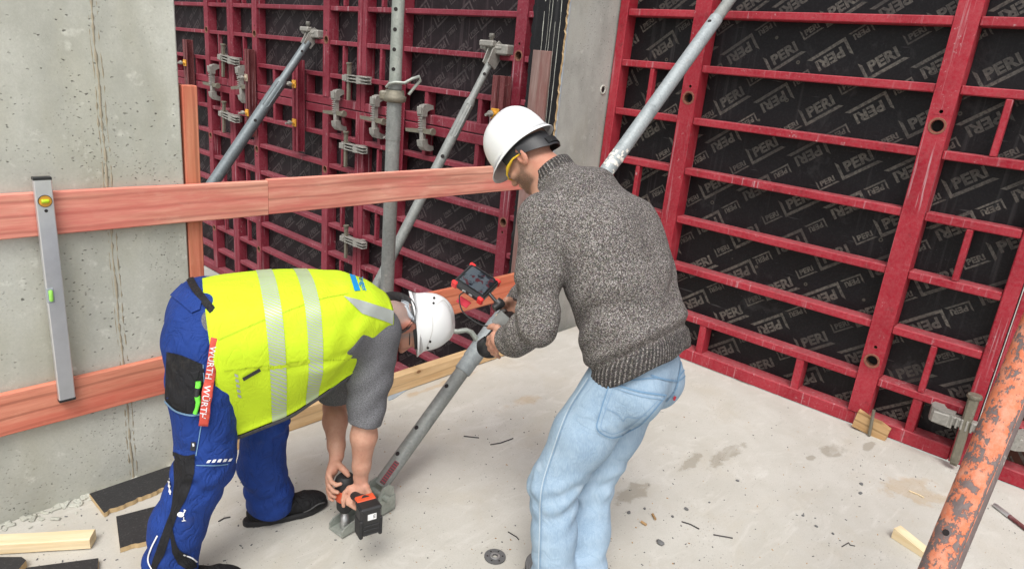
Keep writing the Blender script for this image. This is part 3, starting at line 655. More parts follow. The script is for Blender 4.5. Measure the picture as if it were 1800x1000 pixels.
for sg in (-1, 1): m.prism([(-.05, -.02), (.03, -.02), (.045, .015), (.042, .085), (.016, .105), (-.02, .10), (-.042, .065)], lc+cyv*(sg*.040)+Vector((0, 0, .03)), cx, (0, 0, 1), cyv, .007)
m.lathe(lc+cyv*.07+Vector((-.01, 0, .085)), lc-cyv*.07+Vector((-.01, 0, .085)), [(0, .014), (1, .014)], 12)
m.build('pivot_lug', MAT['galvanised_green'], t)
MB().lathe(o0+cx*.045+Vector((0, 0, .01)), o0+cx*.045+Vector((0, 0, .034)), [(0, .020), (1, .020)], 6).build('anchor_bolt', MAT['steel_bright'], t)
# chipped orange strut close to the camera
a = at(1600, 1120, 2.12); b = at(1905, 385, 2.12); v = Vector(b)-Vector(a); kz = (a[2]-.03)/v.z; foot = Vector(a)-v*kz
t = thing('push_pull_strut', 'chipped orange strut crossing the right edge of the picture', 'strut', foot); v = Vector(b)-foot; Lo = v.length; dv = v.normalized()
top_o = Lo+1.2
hp = on(1656, 931, 1, foot[1]); hh = (Vector(at(1656, 931, 2.12))-foot).dot(dv); tw = Vector(EYE)-(foot+dv*hh); tw = (tw-dv*tw.dot(dv)).normalized(); sw = dv.cross(tw); sw = sw if sw.dot(Vector(RT)) > 0 else -sw
hdv = (tw*.93-sw*.36).normalized()
simple('white_chip', (.55, .52, .47), .8)
g = G('orange_paint'); p = g.obj(); n = g.noise(p, 17, 8, .70, .2); n2 = g.noise(g.map(p, (1, 1, .6), (3, 3, 3)), 58, 6, .75); bg_ = g.noise(g.map(p, (1, 1, 1), (1, 9, 4)), 3.5, 3)
vd = g.n('VectorMath', operation='DOT_PRODUCT'); g.set(vd.inputs[0], g.nrm()); vd.inputs[1].default_value = tuple(sw*.93+tw*.1); side_ = g.ramp(vd.outputs['Value'], (.58, 0), (.80, 1))
lf_ = g.ramp(vd.outputs['Value'], (-1., 1), (-.6, 0))
ksum = g.ma('ADD', g.ma('ADD', g.ma('MULTIPLY', n, .55), g.ma('MULTIPLY', n2, .33)), g.ma('ADD', g.ma('MULTIPLY', bg_, .16), g.ma('ADD', g.ma('MULTIPLY', side_, .13), g.ma('MULTIPLY', lf_, .03))))
k = g.ramp(ksum, (.542, 0), (.556, 1))
paint = g.mix(g.noise(p, 5, 4), (.55, .13, .05), (.62, .20, .10)); paint = g.mix(g.ma('MULTIPLY', g.ramp(g.noise(p, 13, 6, .75), (.46, 0), (.66, 1)), .6), paint, (.62, .36, .27))
steel = g.mix(n2, (.085, .06, .06), (.24, .195, .185)); wt = g.ramp(g.noise(g.map(p, (1, 1, 1), (8, 2, 6)), 12, 6, .7), (.64, 0), (.69, 1))
c = g.mix(k, paint, steel); c = g.mix(g.ma('MULTIPLY', wt, .8), c, (.55, .52, .47)); c = g.mix(g.ma('MULTIPLY', g.ramp(g.noise(g.map(p, (1, 1, .1)), 90, 3), (.6, 0), (.75, 1)), .25), c, (.45, .40, .37))
MAT['orange_paint'] = g.out(c, g.ma('ADD', .45, g.ma('MULTIPLY', k, .2)), g.ma('MULTIPLY', k, .2), g.ma('SUBTRACT', 1., k), .0012, .8)
MB().lathe(dv*.03, dv*top_o, [(0, .0505), (1, .0505)], 40).build('tube', MAT['orange_paint'], t)
MB().lathe(dv*hh+hdv*.042, dv*hh+hdv*.0515, [(0, .010), (1, .010)], 12).build('pin_hole', MAT['hole_dark'], t)
m = MB(); da = (tw*.66+sw*.75).normalized(); m.bar(dv*.1+da*.0505, dv*(top_o-.02)+da*.0505, .006, .004, da, .001); m.build('weld_seam', MAT['orange_paint'], t)
MB().box((0, 0, -.01), (.16, .12, .02), None, .004).build('foot_plate', MAT['cast_grey'], t)
# ---------------------------------------------------------------- guard boards, toe timber, level
def board(name, label, cat, c, size, mat, rot=None, group=None, seg=14, warp=.003):
    """sawn board with slightly uneven long edges, local X along its length"""
    m = MB(); L, T, Hh = size; xs = np.linspace(-L/2, L/2, seg+1); V = []; Fc = []; b = .004; ph = random.random()*9
    for i, x in enumerate(xs):
        dz0 = warp*math.sin(x*2.1+ph)+random.uniform(-.001, .001); dz1 = warp*math.sin(x*1.7+ph*2)+random.uniform(-.001, .001); dy = warp*.8*math.sin(x*1.3+ph*3)
        for (y, z, qy, qz) in ((-1, -1, 0, b), (-1, 1, 0, -b), (-1, 1, b, 0), (1, 1, -b, 0), (1, 1, 0, -b), (1, -1, 0, b), (1, -1, -b, 0), (-1, -1, b, 0)):
            V.append((x, y*T/2+qy+dy, z*Hh/2+qz+(dz1 if z > 0 else dz0)))
    for i in range(seg):
        for k in range(8): Fc.append((i*8+k, i*8+(k+1) % 8, i*8+8+(k+1) % 8, i*8+8+k))
    Fc += [tuple(range(8))[::-1], tuple(range(seg*8, seg*8+8))]
    m.add(V, Fc); me = m.mesh(name, MAT[mat]); o = link(name, me); o.location = c
    if rot is not None: o.rotation_euler = rot
    return tag(o, label, cat, group)
GY = 2.855
zt = [on(20, 344, 1, GY)[2], on(840, 296, 1, GY)[2]]; zb = [on(20, 421, 1, GY)[2], on(840, 343, 1, GY)[2]]
xj = on(472, 350, 1, GY)[0]; zm = (sum(zt)+sum(zb))/4; hb = (sum(zt)-sum(zb))/2
tl_ = math.atan2((zt[1]-zt[0]+zb[1]-zb[0])/2, on(840, 296, 1, GY)[0]-on(20, 344, 1, GY)[0])
board('guard_board', 'upper red guard board crossing the pale concrete wall behind the spirit level', 'guard board', ((-1.2+xj)/2-.001, GY+.016, zm), (xj+1.2, .028, hb), 'red_board', (0, -tl_, 0), 'guard boards')
board('guard_board', 'upper pink guard board across the opening in front of the steel prop', 'guard board', ((xj+3.46)/2+.001, GY+.013, zm+.004), (3.46-xj, .028, hb), 'red_board', (0, -tl_, 0), 'guard boards')
z1, z0 = on(20, 688, 1, GY)[2], on(20, 764, 1, GY)[2]; z1b, z0b = on(285, 631, 1, GY)[2], on(285, 694, 1, GY)[2]
zl = (z1+z0+z1b+z0b)/4; hl_ = (z1-z0+z1b-z0b)/2
board('guard_board', 'lower red guard board on the pale wall, ending behind the man in the vest', 'guard board', ((-1.2+1.45)/2, GY+.016, zl), (2.65, .028, hl_), 'lower_board', None, 'guard boards')
zr = (on(890, 497, 1, GY)[2]+on(800, 535, 1, GY)[2])/2
board('guard_board', 'lower orange guard board behind the monitor and the white helmet', 'guard board', ((1.452+3.44)/2, GY+.016, zl+.012), (3.44-1.452, .028, hl_*1.0), 'orange_board', (0, -.005, 0), 'guard boards')
zt_ = on(325, 150, 1, 2.905)[2]; x0_ = on(320, 300, 1, 2.905)[0]; x1_ = on(341, 300, 1, 2.905)[0]
t = thing('upright_plank', 'narrow orange upright plank at the end of the pale concrete wall', 'plank', ((x0_+x1_)/2+.012, 2.915, 0))
MB().box((0, 0, zt_/2+.001), (.062, .046, zt_), Matrix.Rotation(.008, 3, 'Y'), .004).build('plank_board', MAT['red_plank'], t)
m = MB()
for z in (.62, 1.2, 1.25): m.lathe((.0, -.022, z), (.0, -.026, z), [(0, .004), (1, .004)], 8)
m.build('nail', MAT['dark_steel'], t)
ta = on(690, 704, 2, 0); tb = on(826, 640, 2, 0)
yt = (ta[1]+tb[1])/2
board('toe_timber', 'fresh yellow timber lying along the slab edge behind the strut', 'timber', ((1.1+3.5)/2, yt+.032, .055), (2.4, .062, .108), 'fresh_timber', (0, 0, 0), None, 14, .002)
# spirit level hanging in front of the boards
l0 = on(75, 313, 1, GY-.03); l1 = on(120, 705, 1, GY-.03); Lh = l0[2]-l1[2]
t = thing('spirit_level', 'long grey spirit level standing upright against the guard boards', 'spirit level', (l1[0], GY-.0145, l1[2])); t.rotation_euler = (0, math.atan2(l0[0]-l1[0], Lh), 0)
lw = .056
m = MB().box((0, 0, Lh/2), (lw, .024, Lh-.012), None, .003); m.build('body', MAT['aluminium'], t)
m = MB()
for z in (.004, Lh-.004): m.box((0, 0, z), (lw+.002, .026, .012), None, .002)
m.build('end_cap', MAT['black_plastic'], t)
simple('vial_green', (.45, .62, .02), .15); simple('vial_lime', (.32, .72, .12), .2)
zv = on(82, 354, 1, GY-.03)[2]-l1[2]
m = MB(); m.lathe((0, -.011, zv), (0, -.0135, zv), [(0, .022), (1, .022)], 20); o = m.build('vial_window', MAT['yellow_paint'], t)
m = MB(); m.lathe((-.012, -.014, zv), (.012, -.014, zv), [(0, .006), (.1, .0075), (.9, .0075), (1, .006)], 10); m.build('vial', MAT['vial_green'], t)
m = MB().lathe((0, -.012, zv), (0, -.0145, zv), [(0, .0225), (1, .0225), (1, .0205), (0, .0205)], 20, 0, True, False); m.build('vial_rim', MAT['dark_steel'], t)
z2 = on(84, 371, 1, GY-.03)[2]-l1[2]; MB().lathe((0, -.011, z2), (0, -.0128, z2), [(0, .006), (1, .006)], 10).build('hang_hole', MAT['hole_dark'], t)
z3 = on(90, 520, 1, GY-.03)[2]-l1[2]
m = MB().box((-.016, -.008, z3), (.026, .012, .062), None, .004); m.build('vial_window', MAT['grey_plastic'], t)
m = MB().lathe((-.016, -.0145, z3-.022), (-.016, -.0145, z3+.022), [(0, .005), (.1, .0075), (.9, .0075), (1, .005)], 10); m.build('vial', MAT['vial_lime'], t)
# ---------------------------------------------------------------- loose things on the floor
def fl(x, y, z=0): return Vector(on(x, y, 2, z))
def floor_slab(name, label, cat, px, th, mats, group=None, jag=None, z=.001):
    P = [fl(x, y, th+z) for x, y in px]; c = sum(P, Vector())/len(P); c.z = z; poly = []
    for i, p in enumerate(P):
        q = P[(i+1) % len(P)]; poly.append((p.x-c.x, p.y-c.y))
        if jag and i in jag:
            n = max(4, int((q-p).length/.012))
            for k in range(1, n):
                e = p.lerp(q, k/n); dd = Vector((-(q-p).y, (q-p).x, 0)).normalized(); e = e+dd*abs(random.gauss(0, .006)); poly.append((e.x-c.x, e.y-c.y))
    m = MB().prism(poly, (0, 0, 0), (1, 0, 0), (0, 1, 0), (0, 0, 1), th, 0, 1); o = m.build(name, mats); o.location = c
    return tag(o, label, cat, group)
PM = [MAT['ply_film'], MAT['ply_edge']]
floor_slab('plywood_offcut', 'black-faced plywood offcut against the pale wall, splintered at one corner', 'plywood offcut', [(157, 867), (183, 901), (325, 842), (300, 818)], .021, PM, 'black plywood offcuts', (1,))
floor_slab('plywood_offcut', 'black-faced plywood offcut half under the leg of the man in the vest', 'plywood offcut', [(204, 907), (211, 963), (305, 940), (285, 886)], .021, PM, 'black plywood offcuts', (1,))
floor_slab('plywood_offcut', 'black-faced plywood offcut cut by the lower picture edge below the pale batten', 'plywood offcut', [(45, 997), (40, 1045), (170, 1030), (173, 980)], .021, PM, 'black plywood offcuts')
floor_slab('plywood_offcut', 'black plywood scrap in the bottom left corner with a broken edge', 'plywood offcut', [(-40, 978), (-60, 1020), (20, 1015), (46, 984), (38, 978)], .03, PM, 'black plywood offcuts')
a, b = fl(-60, 975), fl(168, 962); v = b-a
board('timber_batten', 'pale planed batten lying on the floor by the wall', 'batten', ((a+b)/2+Vector((0, .022, .026))), (v.length, .062, .046), 'pale_timber', (0, 0, math.atan2(v.y, v.x)), None, 6, .001)
o = floor_slab('metal_sheet', 'small blue-grey metal sheet on the floor by the yellow timber', 'metal sheet', [(681, 689), (683, 703), (692, 700), (716, 684), (708, 679)], .004, [MAT['blue_sheet'], MAT['blue_sheet']])
# wedge near the orange strut
a, b = fl(1572, 942), fl(1650, 992); v = (b-a); ln = v.length*1.15; v.normalize()
m = MB().prism([(0, 0), (ln, 0), (ln, .012), (0, .052)], (0, -.027, .001), (1, 0, 0), (0, 0, 1), (0, 1, 0), .054)
o = m.build('wooden_wedge', MAT['pale_timber']); o.location = a; o.rotation_euler = (0, 0, math.atan2(v.y, v.x)); tag(o, 'pale wooden wedge on the floor left of the orange strut', 'wedge')
a, b = fl(1747, 886, .012), fl(1815, 938, .012); v = b-a
m = MB(); m.lathe((0, 0, 0), (v.length*.42, 0, 0), [(0, .006), (.03, .011), (1, .012)], 10, 0); m.lathe((v.length*.42, 0, 0), (v.length*1.2, 0, 0), [(0, .011), (1, .010)], 10, 1)
o = m.build('steel_bar', [MAT['aluminium'], MAT['rusty_waler']]); o.location = a; o.rotation_euler = (0, 0, math.atan2(v.y, v.x)); tag(o, 'half rusty steel bar on the floor right of the orange strut', 'bar')
# wood block with a threaded rod under the panel
a, b = Vector(on(1497, 752, 0, 4.262)), Vector(on(1556, 775, 0, 4.262)); v = b-a; v.z = 0
t = thing('wood_block', 'short brown wood block set against the foot of the large red panel', 'block', (4.262, (a.y+b.y)/2, .003)); Lb = v.length
t.rotation_euler = (0, .12, math.atan2(v.y, v.x))
m = MB().prism([(-Lb/2, 0), (Lb/2, 0), (Lb/2, .085), (Lb*.2, .10), (-Lb*.1, .098), (-Lb/2, .112)], (0, -.02, 0), (1, 0, 0), (0, 0, 1), (0, 1, 0), .04); m.build('block_body', MAT['brown_timber'], t)
a, b = on(1532, 735, 0, 4.225), on(1523, 781, 0, 4.225); m = MB(); prof = []
for k in range(16): prof += [(k/16, .0085), ((k+.5)/16, .0105)]
v = Vector(a)-Vector(b); m.lathe((0, 0, 0), v, prof, 10); o = m.build('threaded_rod', MAT['threaded_rod']); o.location = b; o.location.z = max(.004, b[2]); tag(o, 'short threaded rod leaning on the brown wood block', 'rod')
# cutting disc
c = fl(870, 979); t = thing('cutting_disc', 'worn grey cutting disc lying on the floor by the feet of the man in jeans', 'disc', c)
simple('disc_grey', (.10, .10, .10), .7, 0, .4, 60, .001)
m = MB().lathe((0, 0, .001), (0, 0, .007), [(0, .044), (1, .044), (1, .011), (0, .011)], 28, 0, False, False); m.build('disc_body', MAT['disc_grey'], t)
m = MB().lathe((0, 0, .0072), (0, 0, .009), [(0, .020), (1, .019), (1, .011)], 20, 0, False, False); m.build('disc_hub', MAT['steel_bright'], t)
m = MB()
for k in range(6): an = k*math.pi/3+.3; m.lathe((.031*math.cos(an), .031*math.sin(an), .0071), (.031*math.cos(an), .031*math.sin(an), .0084), [(0, .004), (1, .003)], 8)
m.build('disc_rivets', MAT['hole_dark'], t)
# pebbles, slivers and wires that one can point at
def pebble(x, y, px, label):
    D_ = (np.array(fl(x, y))-EYE)@FW; r = px/F_PX*D_/2*.75; bm = bmesh.new(); bmesh.ops.create_icosphere(bm, subdivisions=2, radius=r); sd_ = random.random()*50
    for v in bm.verts: v.co *= 1+.45*mnoise.noise(v.co/r*.9+Vector((sd_, 0, 0))); v.co.z *= .6; v.co.x *= 1.25
    me = bpy.data.meshes.new('pebble'); bm.to_mesh(me); bm.free(); me.materials.append(MAT['pebble_grey']); o = link('pebble', me); o.location = fl(x, y)+Vector((0, 0, r*.42)); o.rotation_euler = (0, 0, random.random()*6)
    tag(o, label, 'pebble', 'pebbles on the slab')
for a in ((1105, 901, 9, 'round grey pebble nearest the jeans'), (1160, 955, 17, 'long slate-grey stone chip lying right of the jeans'), (1133, 894, 7, 'small pebble between two wood slivers right of the jeans'),
          (1206, 895, 9, 'grey pebble above the bent wire on the slab'), (1182, 908, 7, 'pebble beside the bent wire on the slab'), (1247, 883, 5, 'tiny pebble right of the bent wire'), (1296, 845, 7, 'pebble on the slab below the damp patch'),
          (1512, 867, 8, 'dark pebble below the wood block by the red panel'), (1411, 906, 6, 'small pebble in the middle of the bare slab'), (1514, 851, 8, 'flat dark chip left of the rusty stain'), (1435, 925, 7, 'pebble left of the pale wedge'), (1464, 938, 6, 'small pebble between wedge and bent wire')):
    pebble(*a)
def stick(name, label, cat, pts, r, mat):
    P = [fl(x, y, r*1.0+.0005) for x, y in pts]; c = P[0].copy(); m = MB().tube([p-c for p in P], r, 6); o = m.build(name, MAT[mat]); o.location = c; tag(o, label, cat)
stick('bent_wire', 'bent tie wire on the slab right of the jeans', 'wire', [(1198, 916), (1214, 921), (1229, 929)], .003, 'dark_steel')
stick('tie_wire', 'straight short tie wire on the slab below the bent one', 'wire', [(1254, 939), (1288, 945)], .003, 'dark_steel')
stick('twisted_wire', 'small twisted wire on the slab left of the wedge', 'wire', [(1480, 960), (1492, 953), (1494, 957), (1503, 959)], .0025, 'dark_steel')
stick('wood_splinter', 'pale splinter on the rusty stain near the large red panel', 'splinter', [(1598, 862), (1615, 869), (1624, 874)], .004, 'pale_timber')
stick('wood_sliver', 'orange wood sliver on the slab beside the round pebble', 'sliver', [(1127, 916), (1136, 922)], .006, 'brown_timber')
stick('wood_chip', 'orange wood chip standing above the orange sliver', 'sliver', [(1147, 903), (1152, 912)], .006, 'brown_timber')
stick('plant_twig', 'dark twig on the slab between the two men', 'twig', [(862, 781), (880, 778), (902, 770)], .003, 'dark_steel')
stick('thin_twig', 'thin twig on the slab beside the large strut', 'twig', [(815, 766), (842, 769)], .003, 'dark_steel')
stick('bent_nail', 'bent nail on the slab between strut and jeans', 'nail', [(893, 934), (908, 943), (912, 948)], .0025, 'dark_steel')
stick('wood_shaving', 'dark shaving on the slab between the legs of the man in the vest', 'shaving', [(384, 916), (394, 910), (405, 908)], .003, 'dark_steel')
m = MB()
for i in range(1300):
    x = random.uniform(560, 1790); y = random.uniform(700, 1000); p = fl(x, y)
    if p.x > 4.2 or p.y > 2.75: continue
    s_ = random.choice((.001, .0013, .0016, .002, .002, .003, .0045)); M = Matrix.Rotation(random.random()*3, 3, 'Z') @ Matrix.Rotation(random.uniform(-.4, .4), 3, 'X')
    m.box(p+Vector((0, 0, s_*.3)), (s_*random.uniform(1, 2.6), s_, s_*.7), M, s_*.25, random.choice((0, 0, 0, 1)))
for i in range(160):
    x = random.uniform(0, 560); y = random.uniform(840, 1000); p = fl(x, y)
    if p.y > 2.86: continue
    s_ = random.choice((.002, .003, .005)); m.box(p+Vector((0, 0, s_*.3)), (s_*random.uniform(1, 2.4), s_, s_*.7), Matrix.Rotation(random.random()*3, 3, 'Z'), s_*.25, random.choice((0, 2)))
o = m.build('gravel_specks', [MAT['pebble_grey'], MAT['brown_timber'], MAT['concrete_wall']]); tag(o, 'fine grit and specks scattered over the slab', None, None, 'stuff')
# ================================================================ people: smooth distance fields turned into one closed surface
from mathutils.bvhtree import BVHTree
def A3(*p): return np.array(p, float)
def unit(v): v = np.array(v, float); return v/np.linalg.norm(v)
def rcone(P, a, b, ra, rb):
    a = np.array(a, float); b = np.array(b, float); v = b-a; q = P-a; t = np.clip(q@v/(v@v), 0, 1)
    return np.linalg.norm(q-t[:, None]*v, axis=1)-(ra+(rb-ra)*t)
def ell(P, c, r, B=None):
    q = P-np.array(c, float)
    if B is not None: q = q@np.array(B, float).T
    r = np.array(r, float); k = np.linalg.norm(q/r, axis=1); k2 = np.linalg.norm(q/(r*r), axis=1)+1e-9
    return k*(k-1)/k2
def rbox(P, c, h, B, rad):
    q = np.abs((P-np.array(c, float))@np.array(B, float).T)-(np.array(h)-rad)
    return np.linalg.norm(np.maximum(q, 0), axis=1)+np.minimum(q.max(1), 0)-rad
def smin(a, b, k):
    h = np.clip(.5+.5*(b-a)/k, 0, 1); return b+(a-b)*h-k*h*(1-h)
def smax(a, b, k): return -smin(-a, -b, k)
def sweep(P, secs, k=.03, pw=2.4):
    """body of oval sections: (centre, half width, half depth, width axis)"""
    out = None
    for (c0, w0, d0, x0), (c1, w1, d1, x1) in zip(secs[:-1], secs[1:]):
        c0 = np.array(c0, float); c1 = np.array(c1, float); v = c1-c0; L = np.linalg.norm(v); v = v/L
        q = P-c0; tt = q@v; t = np.clip(tt/L, 0, 1); x = unit(np.array(x0)+np.array(x1)); x = unit(x-v*(x@v)); y = np.cross(v, x)
        w_ = w0+(w1-w0)*t; d_ = d0+(d1-d0)*t; ax = tt-t*L; r = np.minimum(w_, d_)
        e = (np.abs(q@x/w_)**pw+np.abs(q@y/d_)**pw)**(1/pw)
        g_ = np.where(e > .05, (e-1)*r, -.95*r)
        dd = np.where(ax == 0, g_, np.sqrt(ax*ax+np.maximum(g_+r*.5, 0)**2)-r*.5)
        out = dd if out is None else smin(out, dd, k)
    return out
def chain(P, pts, k=.02):
    out = None
    for (a, ra), (b, rb) in zip(pts[:-1], pts[1:]):
        d_ = rcone(P, a, b, ra, rb); out = d_ if out is None else smin(out, d_, k)
    return out
_wd = np.random.default_rng(3).normal(size=(12, 3)); _wd /= np.linalg.norm(_wd, axis=1)[:, None]; _wp = np.random.default_rng(5).uniform(0, 6.3, 12)
def wob(P, f, n=6, o=0):
    s_ = 0
    for i in range(n): s_ = s_+np.sin((P@_wd[(i+o) % 12])*f*(1+.23*i)+_wp[(i+o) % 12]+1.7*np.sin((P@_wd[(i+o+5) % 12])*f*.6))
    return s_/n
def surf(fn, lo, hi, h, smooth=1):
    """surface nets on the blocks near the surface"""
    lo = np.array(lo, float); B = 8; n = np.ceil((np.array(hi)-lo)/h/B).astype(int); N = n*B
    ci = np.stack(np.meshgrid(*[np.arange(k) for k in n], indexing='ij'), -1).reshape(-1, 3)
    cd = fn(lo+(ci*B+(B-1)/2)*h); act = np.abs(cd) < B*h*1.15
    D = np.repeat(np.repeat(np.repeat(np.sign(cd).reshape(n), B, 0), B, 1), B, 2)*9.
    off = np.stack(np.meshgrid(*[np.arange(B)]*3, indexing='ij'), -1).reshape(-1, 3)
    ids = ci[act]
    for s_ in range(0, len(ids), 800):
        gi = (ids[s_:s_+800, None, :]*B+off[None]).reshape(-1, 3); D[gi[:, 0], gi[:, 1], gi[:, 2]] = fn(lo+gi*h)
    sg = D < 0
    c8 = [sg[i:N[0]-1+i, j:N[1]-1+j, k:N[2]-1+k] for i in (0, 1) for j in (0, 1) for k in (0, 1)]
    tot = sum(c.astype(np.int8) for c in c8); cell = (tot > 0) & (tot < 8); idx = np.argwhere(cell); vid = -np.ones(cell.shape, int); vid[cell] = np.arange(len(idx))
    acc = np.zeros((len(idx), 3)); cnt = np.zeros(len(idx))
    corners = [(i, j, k) for i in (0, 1) for j in (0, 1) for k in (0, 1)]
    for a in corners:
        for ax in range(3):
            if a[ax]: continue
            b = list(a); b[ax] = 1; pa = idx+a; pb = idx+b; da = D[tuple(pa.T)]; db = D[tuple(pb.T)]; m_ = (da < 0) != (db < 0)
            t = np.where(m_, da/np.where(da == db, 1, da-db), 0); e = np.array(a, float)[None].repeat(len(idx), 0); e[:, ax] += t
            acc[m_] += e[m_]; cnt[m_] += 1
    V = lo+(idx+acc/cnt[:, None])*h; Fq = []
    for ax in range(3):
        o1, o2 = [(1, 2), (2, 0), (0, 1)][ax]
        s0 = sg; sl = [slice(None)]*3; sl[ax] = slice(0, N[ax]-1); s1 = [slice(None)]*3; s1[ax] = slice(1, N[ax])
        ch = sg[tuple(sl)] != sg[tuple(s1)]; e = np.argwhere(ch); e = e[(e[:, o1] > 0) & (e[:, o2] > 0) & (e[:, o1] < N[o1]-1) & (e[:, o2] < N[o2]-1)]
        u = np.zeros(3, int); v = np.zeros(3, int); u[o1] = 1; v[o2] = 1
        q = np.stack([vid[tuple((e-u-v).T)], vid[tuple((e-v).T)], vid[tuple(e.T)], vid[tuple((e-u).T)]], 1)
        ins = sg[tuple(e.T)]; q[~ins] = q[~ins][:, ::-1]; Fq.append(q)
    Fq = np.concatenate(Fq); Fq = Fq[(Fq >= 0).all(1)]
    for _ in range(smooth):
        s2 = np.zeros_like(V); c2 = np.zeros(len(V))
        for i in range(4):
            np.add.at(s2, Fq[:, i], V[Fq[:, (i+1) % 4]]); np.add.at(c2, Fq[:, i], 1); np.add.at(s2, Fq[:, (i+1) % 4], V[Fq[:, i]]); np.add.at(c2, Fq[:, (i+1) % 4], 1)
        V = V*.5+.5*s2/np.maximum(c2, 1)[:, None]
    return V, Fq
def skin_obj(name, V, Fq, mat, parent, attrs=None):
    me = bpy.data.meshes.new(name); me.vertices.add(len(V)); me.vertices.foreach_set('co', V.astype(np.float32).ravel())
    me.loops.add(len(Fq)*4); me.loops.foreach_set('vertex_index', Fq.astype(np.int32).ravel()); me.polygons.add(len(Fq))
    me.polygons.foreach_set('loop_start', np.arange(0, len(Fq)*4, 4, dtype=np.int32)); me.polygons.foreach_set('loop_total', np.full(len(Fq), 4, np.int32))
    me.update(calc_edges=True); me.validate(); me.polygons.foreach_set('use_smooth', [True]*len(me.polygons))
    for k, a in (attrs or {}).items():
        at_ = me.attributes.new(k, 'FLOAT', 'POINT'); at_.data.foreach_set('value', np.asarray(a, np.float32))
    me.materials.append(MAT[mat]); return link(name, me, parent)
def bvh(*objs):
    v = []; f = []
    for o in objs:
        n = len(v); v += [tuple(p.co) for p in o.data.vertices]; f += [tuple(i+n for i in p.vertices) for p in o.data.polygons]
    return BVHTree.FromPolygons(v, f)
def patch(name, tree, px, mat, parent, off=.002, cell=9, closed=True, fallback=None):
    """a piece of cloth laid on a garment: outline surveyed in the photograph, dropped onto the garment's surface"""
    bm = bmesh.new(); vs_ = [bm.verts.new((x, y, 0)) for x, y in px]; bm.faces.new(vs_); bmesh.ops.triangulate(bm, faces=bm.faces)
    for _ in range(7):
        ed = [e for e in bm.edges if e.calc_length() > cell]
        if not ed: break
        bmesh.ops.subdivide_edges(bm, edges=ed, cuts=1); bmesh.ops.triangulate(bm, faces=[f for f in bm.faces if len(f.verts) > 3])
    ok = True; dead = []; last = None
    for v in bm.verts:
        d_ = Vector(ray(v.co.x, v.co.y)); loc, nrm, i, dist = tree.ray_cast(Vector(EYE), d_.normalized())
        if loc is None: dead.append(v); continue
        if nrm.dot(d_) > 0: nrm = -nrm
        v.co = loc+nrm*off
    bmesh.ops.delete(bm, geom=dead, context='VERTS')
    bmesh.ops.recalc_face_normals(bm, faces=bm.faces)
    me = bpy.data.meshes.new(name); bm.to_mesh(me); bm.free(); me.materials.append(MAT[mat]); me.polygons.foreach_set('use_smooth', [True]*len(me.polygons))
    return link(name, me, parent)
def ribbon_px(pts, w):
    """outline of a strip w pixels wide along a polyline"""
    L = []; Rr = []; n = len(pts)
    for i, (x, y) in enumerate(pts):
        a = pts[max(0, i-1)]; b = pts[min(n-1, i+1)]; dx, dy = b[0]-a[0], b[1]-a[1]; l = math.hypot(dx, dy); ww = w[i] if isinstance(w, (list, tuple)) else w
        L.append((x-dy/l*ww/2, y+dx/l*ww/2)); Rr.append((x+dy/l*ww/2, y-dx/l*ww/2))
    return L+Rr[::-1]
def dense(pts, n=8):
    """smooth curve through points"""
    P = [np.array(p, float) for p in pts]; P = [2*P[0]-P[1]]+P+[2*P[-1]-P[-2]]; out = []
    for i in range(1, len(P)-2):
        for k in range(n):
            t = k/n; out.append(tuple(.5*((2*P[i])+(-P[i-1]+P[i+1])*t+(2*P[i-1]-5*P[i]+4*P[i+1]-P[i+2])*t*t+(-P[i-1]+3*P[i]-3*P[i+1]+P[i+2])*t**3)))
    out.append(tuple(P[-2])); return out
# ---------------------------------------------------------------- cloth and skin materials
g = G('skin'); p = g.pos(); n = g.noise(p, 45, 4, .6); n2 = g.noise(p, 11, 3)
c = g.mix(g.ramp(n2, (.3, 0), (.7, 1)), (.42, .215, .145), (.52, .30, .215)); c = g.mix(g.ma('MULTIPLY', g.ramp(n, (.4, 0), (.7, 1)), .35), c, (.38, .15, .10)); c = g.mix(g.ma('MULTIPLY', g.ramp(g.noise(g.map(p, (1, 1, .25)), 260, 2, .7), (.55, 0), (.75, 1)), .22), c, (.13, .08, .055))
c = g.mix(g.ma('MULTIPLY', g.attr('red'), .55), c, (.56, .17, .12))
hn = g.noise(p, 420, 2, .7); hm_ = g.ma('MULTIPLY', g.attr('hair'), g.ramp(hn, (.25, .35), (.65, 1))); hc = g.n('Attribute'); hc.attribute_type = 'OBJECT'; hc.attribute_name = 'hair_colour'
c = g.mix(g.ma('MULTIPLY', hm_, .9), c, hc.outputs['Color'])
MAT['skin'] = g.out(c, .58, 0, g.ma('ADD', n, g.ma('MULTIPLY', hn, g.attr('hair'))), .0012, .5, .35)
g.b.inputs['Subsurface Weight'].default_value = .08; g.b.inputs['Subsurface Radius'].default_value = (.012, .004, .002)
# marled knit: rows of light and dark stitches
g = G('knit'); p = g.obj(); st_ = g.map(p, (230, 230, 150), (0, 0, 0), (.5, .3, .6))
vd = g.voro(p, 470, 'Color'); vv = g.sep(vd)[0]; v2 = g.sep(g.voro(g.map(p, (1, 1, 1), (5, 2, 1)), 290, 'Color'))[1]
sp_ = g.ma('ADD', g.ma('MULTIPLY', vv, .6), g.ma('MULTIPLY', v2, .4))
c = g.mix(g.ramp(sp_, (.33, 0), (.68, 1)), (.046, .039, .036), (.205, .186, .172)); c = g.mix(g.ramp(sp_, (.64, 0), (.84, 1)), c, (.42, .39, .37)); c = g.mix(g.ma('MULTIPLY', g.ramp(g.noise(p, 7, 4, .65), (.4, 0), (.7, 1)), .25), c, (.05, .043, .04))
tint = g.voro(g.map(p, (1, 1, 1), (2, 2, 8)), 200, 'Color'); c = g.mix(.015, c, tint)
